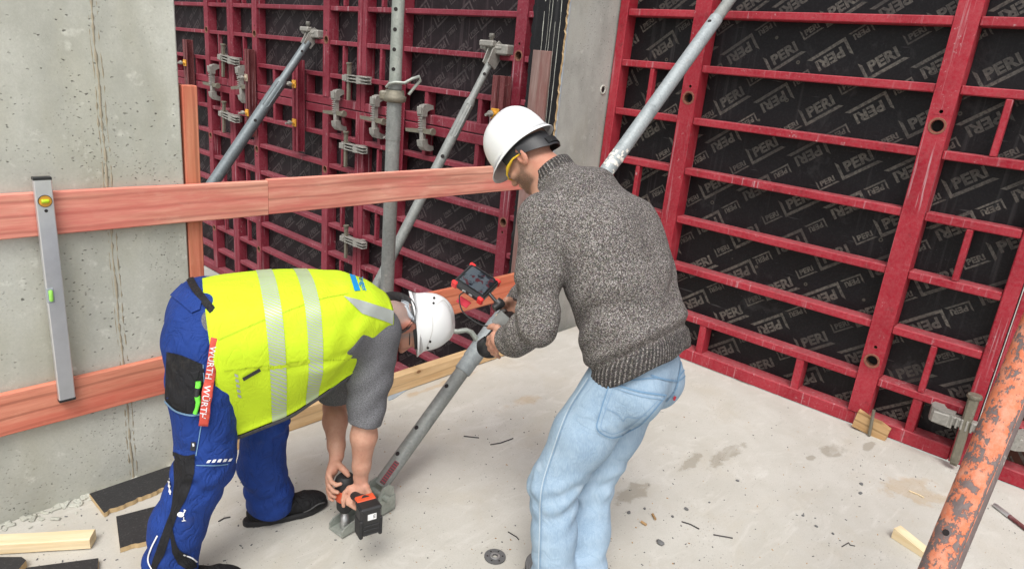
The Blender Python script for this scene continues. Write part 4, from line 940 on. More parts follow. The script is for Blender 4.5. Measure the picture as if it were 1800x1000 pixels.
ribm = g.attr('rib'); rw = g.ma('SINE', g.ma('MULTIPLY', g.attr('ribu'), 1.0)); c = g.mix(g.ma('MULTIPLY', ribm, g.ramp(rw, (.0, .75), (.55, 0))), c, (.03, .028, .028))
hh_ = g.ma('ADD', sp_, g.ma('MULTIPLY', g.ma('MULTIPLY', rw, ribm), .8))
MAT['knit'] = g.out(c, .92, 0, hh_, .003, .8, .2)
# washed denim
g = G('denim'); p = g.obj(); big = g.noise(p, 5, 4, .6); tw_ = g.noise(g.map(p, (1, 1, .12)), 330, 3, .6); fi = g.noise(p, 500, 2)
c = g.mix(g.ramp(big, (.3, 0), (.7, 1)), (.205, .295, .40), (.305, .405, .505)); c = g.mix(g.ma('MULTIPLY', g.ramp(tw_, (.35, 0), (.7, 1)), .42), c, (.40, .50, .585)); c = g.mix(g.ma('MULTIPLY', g.ramp(fi, (.5, 0), (.8, 1)), .3), c, (.22, .35, .50))
c = g.mix(g.ma('MULTIPLY', g.attr('crease'), .4), c, (.50, .60, .68))
w1 = g.noise(g.map(p, (1, 1, .8), (0, 0, 0), (.5, 0, 0)), 11, 3, .5, 1.4); rdg = g.ramp(g.ma('ABSOLUTE', g.ma('SUBTRACT', w1, .5)), (0, 0), (.09, 1)); c = g.mix(g.ma('MULTIPLY', g.ma('SUBTRACT', 1., rdg), .16), c, (.14, .23, .33))
MAT['denim'] = g.out(c, .85, 0, g.ma('ADD', g.ma('MULTIPLY', tw_, .12), g.ma('ADD', big, g.ma('MULTIPLY', rdg, .30))), .005, .5, .25)
simple('denim_dark', (.14, .25, .38), .85, 0, .2, 200); simple('denim_stitch', (.20, .31, .44), .85, 0, .3, 300); simple('stitch_white', (.42, .51, .58), .85); simple('tab_red', (.45, .02, .04), .7)
def cloth(name, col, rough=.75, var=.18, weave=420, bump=.0012, grime=.16, wr=.55):
    g = G(name); p = g.obj(); n = g.noise(p, 8, 4, .6); f = g.noise(p, weave, 2, .6)
    c = g.mix(g.ramp(n, (.3, 0), (.7, 1)), tuple(x*(1-var) for x in col), tuple(min(1, x*(1+var)) for x in col)); c = g.mix(g.ma('MULTIPLY', f, .3), c, tuple(x*.72 for x in col))
    w1 = g.noise(g.map(p, (1, 1, .55)), 15, 3, .5, 1.6); rdg = g.ma('ABSOLUTE', g.ma('SUBTRACT', w1, .5)); h_ = g.ma('ADD', g.ma('MULTIPLY', f, .12), g.ma('ADD', g.ma('MULTIPLY', g.ramp(rdg, (.0, 0), (.10, 1)), wr), n))
    gm = g.ramp(g.noise(g.map(p, (1, 1, 1), (4, 4, 7)), 6, 6, .75), (.58, 0), (.75, 1)); c = g.mix(g.ma('MULTIPLY', gm, grime), c, (.20, .18, .14))
    MAT[name] = g.out(c, rough, 0, h_, .006, .8, .25); return g
cloth('work_blue', (.011, .040, .205)); cloth('work_black', (.013, .013, .015)); cloth('belt_black', (.012, .012, .013), .6)
g = G('shirt_grey'); p = g.obj(); f = g.noise(p, 380, 3, .7); n = g.noise(p, 6, 3)
MAT['shirt_grey'] = g.out(g.mix(g.ramp(f, (.35, 0), (.68, 1)), (.058, .058, .062), (.21, .21, .225)), .9, 0, f, .001, .5, .2)
cloth('vest_yellow', (.53, .71, .022), .75, .06, 300, .0012, .09, .16); cloth('vest_edge', (.09, .09, .095)); cloth('vest_seam', (.44, .57, .02), .7, .08)
g = G('reflective'); u_ = g.attr('su'); v_ = g.attr('sv')
hs_ = g.ma('SINE', g.ma('ADD', g.ma('MULTIPLY', u_, 330), g.ma('MULTIPLY', v_, 620))); n = g.noise(g.obj(), 12, 3)
MAT['reflective'] = g.out(g.mix(g.ramp(hs_, (.25, 0), (.6, 1)), g.mix(n, (.30, .33, .30), (.44, .47, .45)), (.40, .58, .06)), .5, .1)
simple('print_blue', (.0, .27, .62), .6, 0, .05); simple('print_white', (.7, .7, .72), .6, 0, .05); simple('lanyard_red', (.55, .07, .045), .7, 0, .15, 80); simple('lime', (.16, .75, .06), .35)
simple('sole_black', (.012, .012, .013), .7, 0, .3, 60); cloth('shoe_black', (.010, .010, .011), .7, .3); simple('shoe_grey', (.10, .10, .10), .8, 0, .2, 60)
simple('helmet_white', (.69, .70, .70), .28, 0, .02, 8); simple('helmet_inner', (.55, .54, .52), .6); simple('strap_black', (.016, .016, .018), .5, 0, .3, 80); simple('strap_grey', (.34, .37, .40), .45); simple('glasses_yellow', (.70, .46, .03), .2)
simple('eye_white', (.5, .45, .42), .3); simple('glass_visor', (.5, .5, .48), .1)
# ---------------------------------------------------------------- heads and helmets, local frame: X face, Y left, Z crown
def head_sdf(P, o, Fd, Ud):
    x = unit(Fd); z = np.array(Ud, float); z = unit(z-x*(z@x)); y = np.cross(z, x); q = (P-np.array(o))@np.stack([x, y, z], 1)
    d_ = ell(q, (-.012, 0, .035), (.099, .078, .092)); d_ = smin(d_, ell(q, (.030, 0, -.030), (.066, .061, .092)), .03); d_ = smin(d_, ell(q, (.045, 0, -.092), (.044, .040, .030)), .03)
    for s_ in (-1, 1): d_ = smin(d_, ell(q, (.005, s_*.050, -.062), (.045, .018, .035)), .03)
    d_ = smin(d_, ell(q, (.078, 0, .016), (.022, .050, .012)), .012)
    for s_ in (-1, 1):
        d_ = smax(d_, -ell(q, (.103, s_*.031, -.004), (.018, .017, .011)), .008); d_ = smin(d_, ell(q, (.080, s_*.031, -.005), (.012, .015, .010)), .004)
        d_ = smin(d_, ell(q, (.072, s_*.042, -.030), (.020, .018, .016)), .02)
    d_ = smin(d_, rcone(q, (.090, 0, .004), (.112, 0, -.036), .008, .0125), .010)
    for s_ in (-1, 1): d_ = smin(d_, ell(q, (.100, s_*.010, -.040), (.010, .008, .007)), .006)
    d_ = smin(d_, ell(q, (.091, 0, -.062), (.012, .024, .006)), .006); d_ = smin(d_, ell(q, (.090, 0, -.073), (.011, .021, .007)), .006)
    d_ = smin(d_, ell(q, (.080, 0, -.098), (.016, .020, .015)), .012)
    for s_ in (-1, 1):
        th = s_*.35; B = np.array([[math.cos(th), -math.sin(th)*s_*0-math.sin(th), 0], [math.sin(th), math.cos(th), 0], [0, 0, 1]])
        e = ell(q, (-.010, s_*.085, -.012), (.025, .010, .038), B); e = smax(e, -ell(q, (-.004, s_*.091, -.010), (.011, .007, .020)), .004); d_ = smin(d_, e, .006)
    return d_, q
def helmet(parent, o, Fd, Ud, tilt=0., vents=False, peak=.045, drop=0., sc=1.):
    """shell with brim and ridges, shell thickness, inner rim, cradle band"""
    x = unit(Fd); z = np.array(Ud, float); z = unit(z-x*(z@x)); y = np.cross(z, x)
    if tilt: x, z = x*math.cos(tilt)-z*math.sin(tilt), z*math.cos(tilt)+x*math.sin(tilt)
    M = Matrix((np.stack([x, y, z], 1)*sc).tolist()); oo = Vector(o)
    n = 72; V = []; Fc = []
    def rad(an):
        c_, s_ = math.cos(an), math.sin(an); return 1/math.sqrt((c_/.138)**2+(s_/.113)**2)
    rows = 14
    for side in (0, 1):
        for i in range(rows):
            t = i/(rows-1); el_ = t*math.pi/2
            for k in range(n):
                an = 2*math.pi*k/n; rr = rad(an)*(math.cos(el_)**.82)*(1 if side == 0 else .965); zz = .02+(math.sin(el_)**.92)*.145*(1 if side == 0 else .97)
                yy = math.sin(an)*rr
                if side == 0:
                    if abs(yy) < .034 and math.cos(an)*rr < .10: zz += .007*max(0, 1-(abs(yy)/.034)**4)*min(1, t*3)
                    if .05 < abs(yy) < .085 and vents: zz += .004
                V.append((math.cos(an)*rr, yy, zz))
    for side in (0, 1):
        for i in range(rows-1):
            for k in range(n):
                b = side*rows*n; q = (b+i*n+k, b+i*n+(k+1) % n, b+i*n+n+(k+1) % n, b+i*n+n+k); Fc.append(q if side == 0 else q[::-1])
    # skirt and brim
    sk = []
    for j, (out_, dz) in enumerate(((.0, .0), (.001, -.018), (.005, -.030), (.005, -.034))):
        row = []
        for k in range(n):
            an = 2*math.pi*k/n; f_ = max(0, math.cos(an))**2.2; bk = max(0, -math.cos(an))**3; e = out_+(f_*peak+bk*.010)*(0, .12, 1, 1)[j]; rr = rad(an)+e
            row.append((math.cos(an)*rr, math.sin(an)*rr, .02+dz-(f_*.010+bk*.014)*(0, .3, 1, 1)[j]-drop*bk*(0, .5, 1, 1)[j]))
        sk.append(len(V)); V += row
    base = [0]+sk[1:]
    for a, b in zip(base[:-1], base[1:]):
        for k in range(n): Fc.append((b+k, b+(k+1) % n, a+(k+1) % n, a+k))
    a, b = sk[3], rows*n
    for k in range(n): Fc.append((b+k, b+(k+1) % n, a+(k+1) % n, a+k))
    m = MB(); m.add([oo+M @ Vector(v) for v in V], Fc, 0, True); t = m.build('helmet', MAT['helmet_white'], parent)
    def P(a, b, c): return oo+M @ Vector((a, b, c))
    def ring(z0, hgt, r0, a0, a1, name, mat, th=.003, n_=40, dzf=None):
        mm = MB(); A = []
        for k in range(n_+1):
            an = a0+(a1-a0)*k/n_; rr = rad(an)+r0; dz = dzf(an) if dzf else 0
            for (q, zz) in ((0, 0), (0, hgt), (th, hgt), (th, 0)): A.append(P(math.cos(an)*(rr+q), math.sin(an)*(rr+q), z0+zz+dz))
        Fx = []
        for k in range(n_):
            for j in range(4): Fx.append((k*4+j, k*4+(j+1) % 4, k*4+4+(j+1) % 4, k*4+4+j))
        Fx += [(0, 1, 2, 3), (n_*4+3, n_*4+2, n_*4+1, n_*4)]
        mm.add(A, Fx, 0, False); return mm.build(name, MAT[mat], t)
    return t, P, rad, ring, M
# ================================================================ man in the yellow vest
ma = thing('person', 'man bending far down in a yellow high-visibility vest, blue work trousers and white helmet', 'person', (0, 0, 0))
AV = unit((.92, -.39, 0)); SR = A3(-.39, -.92, 0); SR = unit(SR); Z3 = A3(0, 0, 1)
PEL = A3(.945, 2.215, .945)
def body_at(t, s, z): return np.array([PEL[0], PEL[1], 0])+AV*t+SR*s+Z3*z
RHIP = PEL+SR*.095+A3(0, 0, -.01); LHIP = PEL-SR*.095+A3(0, 0, -.01)
RANK = A3(.745, 2.105, .10); LANK = A3(1.205, 2.262, .10)
RKN = A3(.865, 2.075, .52); LKN = A3(1.175, 2.235, .52)
def d3(px, py, D_): return at(px, py, D_)
RSH = d3(660, 588, 2.60); REL = d3(642, 735, 2.63); RWR = d3(634, 838, 2.70)
C7 = d3(690, 545, 2.67); LSH = RSH-SR*.36+A3(0, 0, -.01); LEL = d3(588, 715, 2.92); LWR = d3(592, 800, 2.80)
HO = d3(720, 568, 2.74); HF = unit(AV*.05+SR*.12+A3(0, 0, -1)); HU = unit(AV*.97+SR*.22+A3(0, 0, .10))
# hands: palm block and five bent fingers each
def finger(P, pts, r0): return chain(P, [(pts[0], r0*1.12), (pts[1], r0), (pts[2], r0*.92), (pts[3], r0*.80)], .004)
LH = dict(palm=[(LWR, .026), (d3(585, 825, 2.77), .024)], fing=[
    [d3(578, 832, 2.745), d3(582, 846, 2.725), d3(591, 852, 2.715), d3(599, 850, 2.715)], [d3(577, 839, 2.75), d3(579, 854, 2.735), d3(586, 863, 2.725), d3(594, 865, 2.722)],
    [d3(577, 846, 2.76), d3(577, 860, 2.75), d3(583, 870, 2.74), d3(589, 873, 2.735)], [d3(578, 850, 2.775), d3(577, 864, 2.765), d3(580, 875, 2.755), d3(585, 879, 2.75)]],
    thumb=[d3(594, 816, 2.765), d3(602, 823, 2.75), d3(608, 829, 2.743), d3(612, 835, 2.74)])
RH = dict(palm=[(RWR, .026), (d3(636, 862, 2.70), .024)], fing=[
    [d3(614, 858, 2.69), d3(606, 866, 2.685), d3(603, 879, 2.68), d3(604, 889, 2.68)], [d3(620, 866, 2.685), d3(612, 875, 2.68), d3(612, 884, 2.67), d3(618, 888, 2.665)],
    [d3(626, 872, 2.685), d3(619, 879, 2.675), d3(617, 887, 2.665), d3(623, 892, 2.662)], [d3(632, 876, 2.69), d3(626, 884, 2.68), d3(624, 892, 2.668), d3(629, 896, 2.665)]],
    thumb=[d3(643, 856, 2.69), d3(648, 866, 2.69), d3(644, 874, 2.70), d3(634, 878, 2.71)])
def hand(P, H, wd):
    d_ = None
    (a, ra), (b, rb) = H['palm']; d_ = rcone(P, a, b, ra, rb)
    for f in H['fing']: d_ = smin(d_, rcone(P, np.array(a)*.35+np.array(b)*.65, f[0], .015, .0125), .012)
    for i, f in enumerate(H['fing']): d_ = np.minimum(d_, smin(d_, finger(P, f, (.0096, .0102, .0096, .0084)[i]), .004))
    d_ = smin(d_, chain(P, [(a*.5+b*.5, .016), (H['thumb'][0], .0145), (H['thumb'][1], .0125), (H['thumb'][2], .0112), (H['thumb'][3], .0095)], .008), .008)
    return d_
def body_l(P):
    h_, q = head_sdf(P, HO, HF, HU)
    d_ = smin(h_, chain(P, [(HO-HU*.06-HF*.02, .058), (C7-A3(0, 0, .035), .064), (C7-AV*.10-A3(0, 0, .06), .10)], .03), .025)
    d_ = smin(d_, chain(P, [(PEL, .10), (body_at(.3, 0, .96), .11), (C7-AV*.10-A3(0, 0, .08), .10)], .05), .04)
    for sh, el_, wr, H in ((RSH, REL, RWR, RH), (LSH, LEL, LWR, LH)):
        arm = chain(P, [(C7-AV*.08-A3(0, 0, .08), .07), (sh, .056), (sh*.5+el_*.5, .050), (el_, .046), (el_*.7+wr*.3, .050), (el_*.2+wr*.8, .034), (wr, .0285)], .02)
        arm = smin(arm, hand(P, H, 0), .012); d_ = smin(d_, arm, .012)
    for hp, kn, an in ((RHIP, RKN, RANK), (LHIP, LKN, LANK)): d_ = smin(d_, chain(P, [(hp, .07), (kn, .045), (an, .035)], .02), .03)
    return d_
lo = np.minimum.reduce([RANK, LANK, RWR, RH['fing'][3][3], HO, PEL])-.16; lo[2] = .03; hi = np.maximum.reduce([LHIP, HO, LSH, LH['fing'][0][0], C7])+.20
V, Fq = surf(body_l, lo, hi, .0042)
_, q = head_sdf(V, HO, HF, HU)
near = (np.linalg.norm(V-HO, axis=1) < .19)
hl = np.clip((.03-q[:, 0]+q[:, 2]*.35)/.03, 0, 1)*np.clip((q[:, 2]+.105)/.05, 0, 1)*near
sb = np.exp(-((q[:, 0]-.028)/.014)**2)*np.clip((q[:, 2]+.065)/.03, 0, 1)*(q[:, 2] < .05)*near; ear = np.exp(-(((q[:, 0]+.010)/.030)**2+((q[:, 2]+.010)/.042)**2)**2)*(np.abs(q[:, 1]) > .074)*near
hl = np.clip(np.maximum(hl, sb), 0, 1)*(1-ear)
red = np.clip(ear*.9+.35*np.exp(-((q[:, 2]+.05)/.05)**2)*near+.5*np.clip(1-np.linalg.norm(V-(RWR+A3(0, 0, -.05)), axis=1)/.09, 0, 1)+.5*np.clip(1-np.linalg.norm(V-(LWR+A3(0, 0, -.05)), axis=1)/.09, 0, 1), 0, 1)
bl = skin_obj('body', V, Fq, 'skin', ma, {'hair': hl, 'red': red}); bl['hair_colour'] = (.23, .21, .20)
# trousers
def trouser_l(P):
    d_ = ell(P, PEL+AV*.02+A3(0, 0, .01), (.140, .205, .145), np.stack([AV, SR, Z3]))
    d_ = smin(d_, ell(P, PEL+AV*.012+SR*.085+A3(0, 0, .0), (.125, .112, .150), np.stack([AV, SR, Z3])), .03); d_ = smin(d_, ell(P, PEL+AV*.012-SR*.085+A3(0, 0, .0), (.125, .112, .15), np.stack([AV, SR, Z3])), .03)
    for hp, kn, an, sgn in ((RHIP, RKN, RANK, 1), (LHIP, LKN, LANK, -1)):
        low = an+A3(0, 0, -.02); cf = kn*.45+low*.55-AV*.022
        if sgn > 0: L = [(hp+A3(0, 0, -.02), .125), (hp*.6+kn*.4+SR*.004, .110), (kn+AV*.01, .094), (cf, .090), (low+A3(0, 0, .03), .083), (low, .084)]
        else: L = [(hp+A3(0, 0, -.02), .115), (hp*.5+kn*.5, .102), (kn+AV*.008, .094), (cf, .088), (low+A3(0, 0, .05), .089), (low, .093)]
        d_ = smin(d_, chain(P, L, .03), .03)
    zz = P[:, 2]
    k1 = np.exp(-((zz-.50)/.11)**2)+.8*np.exp(-((zz-.17)/.08)**2)+.5*np.exp(-((zz-.80)/.07)**2)
    diag = zz*1.0+.55*(P@AV)+.04*wob(P, 9, 4)
    d_ = d_-k1*(.0048*np.sin(diag*62+1.4*np.sin(P@SR*17))+.003*np.sin(zz*95-(P@AV)*50))-.004*wob(P, 14, 5)-.0022*wob(P, 38, 5, 3)
    d_ = smax(d_, .058-zz+.012*np.sin(P@AV*18), .006)
    w_ = (P-PEL)@unit(AV+A3(0, 0, .35)); return smax(d_, w_-.135, .01)
lo = np.minimum.reduce([RANK, LANK, PEL])-.19; lo[2] = .035; hi = np.maximum.reduce([LHIP, LANK, PEL])+.21
V, Fq = surf(trouser_l, lo, hi, .0055); tr = skin_obj('trousers', V, Fq, 'work_blue', ma); tT = bvh(tr)
# shirt: torso under the vest and the two half sleeves
def shirt_l(P):
    d_ = sweep(P, [(body_at(.02, 0, .965), .205, .135, SR), (body_at(.22, 0, .975), .205, .125, SR), (body_at(.45, 0, .955), .20, .125, SR), (C7-AV*.12-A3(0, 0, .07), .17, .10, SR)], .04)
    for sh, el_ in ((RSH, REL), (LSH, LEL)):
        v = unit(el_-sh); e2 = sh+v*(np.linalg.norm(el_-sh)*1.06)
        s_ = chain(P, [(sh+A3(0, 0, .022)-AV*.005+SR*(.012 if sh is RSH else -.01), .100), (sh*.55+e2*.45-AV*.003, .086), (e2, .068)], .03)
        s_ = s_-.003*np.sin((P@v)*60+3*np.sin(P@AV*22))*np.clip(((P-sh)@v)/.1, 0, 1)-.0025*wob(P, 30, 5)
        s_ = smax(s_, (P-e2)@v+.004*np.sin(P@AV*30), .005); d_ = smin(d_, s_, .03)
    w_ = -((P-PEL)@AV)-.055; return smax(d_, w_-.15*(P[:, 2]-PEL[2]), .01)
lo = np.minimum.reduce([PEL, REL, LEL, C7])-.2; hi = np.maximum.reduce([PEL, LSH, C7])+.2; lo[2] = REL[2]-.08
V, Fq = surf(shirt_l, lo, hi, .0055); sh_o = skin_obj('shirt', V, Fq, 'shirt_grey', ma)
# vest: a hanging loft over the back. stations along the spine: t, z of the back, z of the lower edge, half width at back, mid, low
ST = [(.005, 1.105, .575, .150, .232, .150), (.05, 1.115, .575, .155, .238, .150), (.15, 1.122, .60, .165, .242, .145), (.27, 1.125, .640, .175, .242, .135), (.39, 1.115, .690, .185, .240, .120), (.48, 1.110, .735, .165, .205, .105), (.545, 1.092, .775, .140, .175, .095), (.60, 1.065, .815, .115, .145, .085), (.645, 1.025, .85, .085, .11, .07)]
STa = np.array(ST)
def stn(t):
    o = []
    for j in range(1, 6):
        o.append(np.interp(t, STa[:, 0], STa[:, j]))
    # smooth interpolation
    k = .02; return [np.mean([np.interp(t+e, STa[:, 0], STa[:, j]) for e in (-k, 0, k)]) for j in range(1, 6)]
NV = 120
def sect(t):
    zt_, zb_, wb, wm, wl = stn(t); H_ = zt_-zb_; pts = []
    ctrl = [(0, zb_), (wl*.6, zb_), (wl, zb_+.012), (wl+.012, zb_+H_*.10), (wl*.25+wm*.75, zb_+H_*.36), (wm, zb_+H_*.58), (wm*.97, zb_+H_*.74), ((wb+wm)*.47, zb_+H_*.89), (wb*.62, zb_+H_*.975), (wb*.25, zt_), (0, zt_+.001)]
    half = dense(ctrl, 12); return half+[(-x, z) for x, z in half[::-1][1:-1]]
def vest_disp(t, s, z, side):
    zt_, zb_, *_ = stn(t); f = np.clip((zt_-z)/(zt_-zb_), 0, 1)
    lw_ = np.exp(-((f-.70)/.28)**2)
    d_ = .0075*math.sin(t*15+f*3+1)*lw_+.004*math.sin(t*34-f*7)*lw_+.005*math.sin(f*9+t*6)*math.exp(-((t-.46)/.12)**2)
    d_ += .007*math.exp(-((f-.62-.35*(t-.40))/.05)**2)*math.exp(-((t-.43)/.12)**2)-.006*math.exp(-((f-.55-.35*(t-.40))/.04)**2)*math.exp(-((t-.43)/.12)**2)
    d_ += .003*math.sin(t*55+f*14)*math.exp(-((t-.5)/.1)**2)
    return d_*(1 if side > 0 else .6)
def vest_point(t, i, S_, off=0.):
    n = len(S_); s, z = S_[i % n]; a = S_[(i-1) % n]; b = S_[(i+1) % n]; ts, tz = b[0]-a[0], b[1]-a[1]; l = math.hypot(ts, tz)+1e-9; nx, nz = tz/l, -ts/l
    d_ = vest_disp(t, s, z, s)+off
    zt_, zb_, *_ = stn(t); lean = .045*(np.clip((zt_-z)/.54, 0, 1)) if True else 0
    hem = max(0, 1-(t-.005)/.5)
    return body_at(t+lean*hem, s+nx*d_, z+nz*d_)
bands = [(.182, .236), (.312, .362)]
ts = sorted(set([round(x, 4) for x in np.linspace(.005, .645, 58)]+[e for b in bands for e in b]))
def loft(ts_, off, rng=None):
    VV = []; FF = []; su = []; sv = []
    for t in ts_:
        S_ = sect(t); n = len(S_); ii = range(n) if rng is None else range(*rng)
        for i in ii: VV.append(vest_point(t, i, S_, off)); su.append(t); sv.append(i/len(S_)*1.5)
    w_ = n if rng is None else rng[1]-rng[0]
    for a in range(len(ts_)-1):
        for i in range(w_ if rng is None else w_-1): FF.append((a*w_+i, (a+1)*w_+i, (a+1)*w_+(i+1) % w_, a*w_+(i+1) % w_))
    return np.array(VV), np.array(FF), su, sv
V, Fq, su, sv = loft(ts, 0); ve = skin_obj('vest', V, Fq, 'vest_yellow', ma, {'su': su, 'sv': sv})
md = ve.modifiers.new('thickness', 'SOLIDIFY'); md.thickness = .004; md.offset = -1
nS = len(sect(0))
for (a, b) in bands:
    tb_ = np.linspace(a, b, 6); V, Fq, su, sv = loft(list(tb_), .0022, (10, nS-10)); skin_obj('reflective_band', V, Fq, 'reflective', ve, {'su': su, 'sv': sv})
vT = bvh(ve)
# dark lining that shows along the lower edge
V, Fq, su, sv = loft(list(np.linspace(.004, .52, 40)), .004, (0, 30)); lw_i = [i for i in range(len(V))]
m = MB(); tl = list(np.linspace(.004, .50, 40))
for sg in (1,):
    A = []
    for t in tl:
        S_ = sect(t); k = 24; p0 = vest_point(t, k, S_, .0035); p1 = p0+A3(0, 0, -.016)-SR*.004; p2 = p1-SR*.03; A += [p0, p1, p2]
    m.add(A, [(i*3+j, i*3+3+j, i*3+4+j, i*3+1+j) for i in range(len(tl)-1) for j in (0, 1)], 0, True)
m.build('lower_edging', MAT['vest_edge'], ve)
# details surveyed on the vest
patch('seam', vT, ribbon_px(dense([(384, 597), (470, 560), (560, 527), (612, 516)]), 2), 'vest_seam', ve, .0015)
patch('seam', vT, ribbon_px(dense([(394, 652), (450, 645), (545, 634), (614, 632)]), 2), 'vest_seam', ve, .0015)
patch('pocket_welt', vT, ribbon_px(dense([(459, 647), (500, 643), (545, 634)]), 6), 'vest_seam', ve, .0025)
patch('zip_puller', vT, ribbon_px([(427, 665), (457, 648)], 6), 'strap_black', ve, .006)
for k in range(5): x = 415+k*1.3; y = 660+k*9; patch('print_dash', vT, [(x-3, y-4), (x+3, y-2), (x+4, y+3), (x-2, y+1)], 'reflective', ve, .002)
patch('shoulder_stripe', vT, dense([(604, 521), (640, 530), (702, 550)], 6)+dense([(703, 584), (690, 570), (636, 551)], 6), 'reflective', ve, .0025)
patch('print_bar', vT, [(614, 482), (624, 485), (633, 511), (623, 512)], 'print_blue', ve, .0025)
def text_on(name, tree, body, o, ex, ey, size, mat, parent, bold=.0, off=.003, cell=50, sp=1.0):
    v, f = text_mesh(body, 1.0, bold, sp); mx = min(p[0] for p in v); m = MB(); P = []
    for x, y, z in v:
        px = o[0]+ex[0]*(x-mx)*size+ey[0]*y*size; py = o[1]+ex[1]*(x-mx)*size+ey[1]*y*size
        d_ = Vector(ray(px, py)).normalized(); loc, nrm, i, ds = tree.ray_cast(Vector(EYE), d_)
        if loc is None: loc = Vector(EYE)+d_*2.6; nrm = -d_
        if nrm.dot(d_) > 0: nrm = -nrm
        P.append(loc+nrm*off)
    m.add(P, f); return m.build(name, MAT[mat], parent)
text_on('print_word', vT, 'inger', (630, 489), (.30, .95), (.95, -.30), 13, 'print_blue', ve, .012)
MB().lathe(d3(411, 765, 2.0), d3(411, 765, 2.0)+A3(0, 0, .001), [(0, .001), (1, .001)], 6)
# collar at the neck and the yellow strip behind it
cc = C7-A3(0, 0, .026)+unit(HO-C7)*.018; ax_ = unit(HO-HU*.06-cc+AV*.02)
MB().lathe(Vector(cc-ax_*.055), Vector(cc+ax_*.012), [(0, .10), (.5, .084), (1, .073), (1, .068), (.4, .078)], 28, 0, True, False, 1.05, .92).build('collar', MAT['vest_edge'], ve)
MB().lathe(Vector(cc+ax_*.002), Vector(cc+ax_*.020), [(0, .074), (1, .070), (1, .066), (0, .070)], 28, 0, True, False, 1.05, .92).build('collar_trim', MAT['vest_yellow'], ve)
# trouser pieces
TP = lambda nm, px, mt, off=.003, cell=9: patch(nm, tT, px, mt, tr, off, cell)
TP('belt', ribbon_px(dense([(333, 487), (342, 506), (358, 528), (374, 548)]), 13), 'belt_black', .006)
TP('pocket_flap', [(302, 520), (322, 500), (355, 532), (352, 545), (338, 551)], 'work_blue', .007)
TP('side_panel', dense([(294, 618), (320, 624), (357, 640)], 5)+dense([(360, 660), (356, 722)], 3)+dense([(330, 727), (300, 716), (291, 700)], 4), 'work_black', .003)
TP('pocket_edge', ribbon_px(dense([(291, 703), (310, 720), (335, 728), (357, 726)]), 3), 'denim_dark', .006)
TP('knee_panel', dense([(305, 793), (325, 800), (343, 797)], 4)+dense([(342, 830), (332, 865), (312, 905), (300, 940)], 5)+dense([(289, 975), (268, 1010)], 4)+dense([(262, 1010), (274, 970), (290, 925), (301, 895), (307, 850)], 5), 'work_black', .003)
TP('knee_panel', dense([(299, 903), (303, 925), (312, 960), (330, 975), (343, 985)], 5)+dense([(345, 996), (330, 1000), (312, 990)], 4)+dense([(303, 970), (299, 940)], 4), 'work_black', .0035)
TP('reflective_piping', ribbon_px(dense([(293, 822), (297, 838), (299, 850), (301, 869)]), [2, 4, 5, 2]*8+[2]), 'print_white', .004)
TP('reflective_piping', ribbon_px(dense([(278, 940), (266, 965), (262, 985), (270, 1003)]), 2.5), 'print_white', .004)
TP('reflective_piping', ribbon_px(dense([(322, 973), (335, 979), (345, 987)]), 2.5), 'print_white', .004)
for k in range(5): x = 363+k*9; TP('print_dash', [(x, 812.5-k*.6), (x+5.5, 812-k*.6), (x+8.5, 807-k*.6), (x+3, 807.5-k*.6)], 'print_white', .004)
TP('cloth_tag', [(337, 775), (345, 775), (344, 791), (336, 790)], 'strap_black', .006); TP('tag_print', [(339, 777), (342, 777), (343, 782), (340, 783)], 'print_white', .0075)
TP('seam', ribbon_px(dense([(357, 640), (360, 700), (357, 726), (345, 800)]), 1.6), 'denim_dark', .003); TP('seam', ribbon_px(dense([(345, 817), (375, 817), (400, 815)]), 1.6), 'denim_dark', .003)
# bird emblem below the knee: round body, neck, foot
TP('emblem', [(318+math.cos(a)*5.2*1.15, 903+math.sin(a)*4.4) for a in np.linspace(0, 6.28, 17)[:-1]], 'print_white', .004, 5); TP('emblem', ribbon_px(dense([(322, 901), (325, 898), (324, 895), (327, 896)]), 1.8), 'print_white', .004); TP('emblem', ribbon_px([(323, 907), (323, 912), (327, 913), (320, 914)], 1.6), 'print_white', .004)
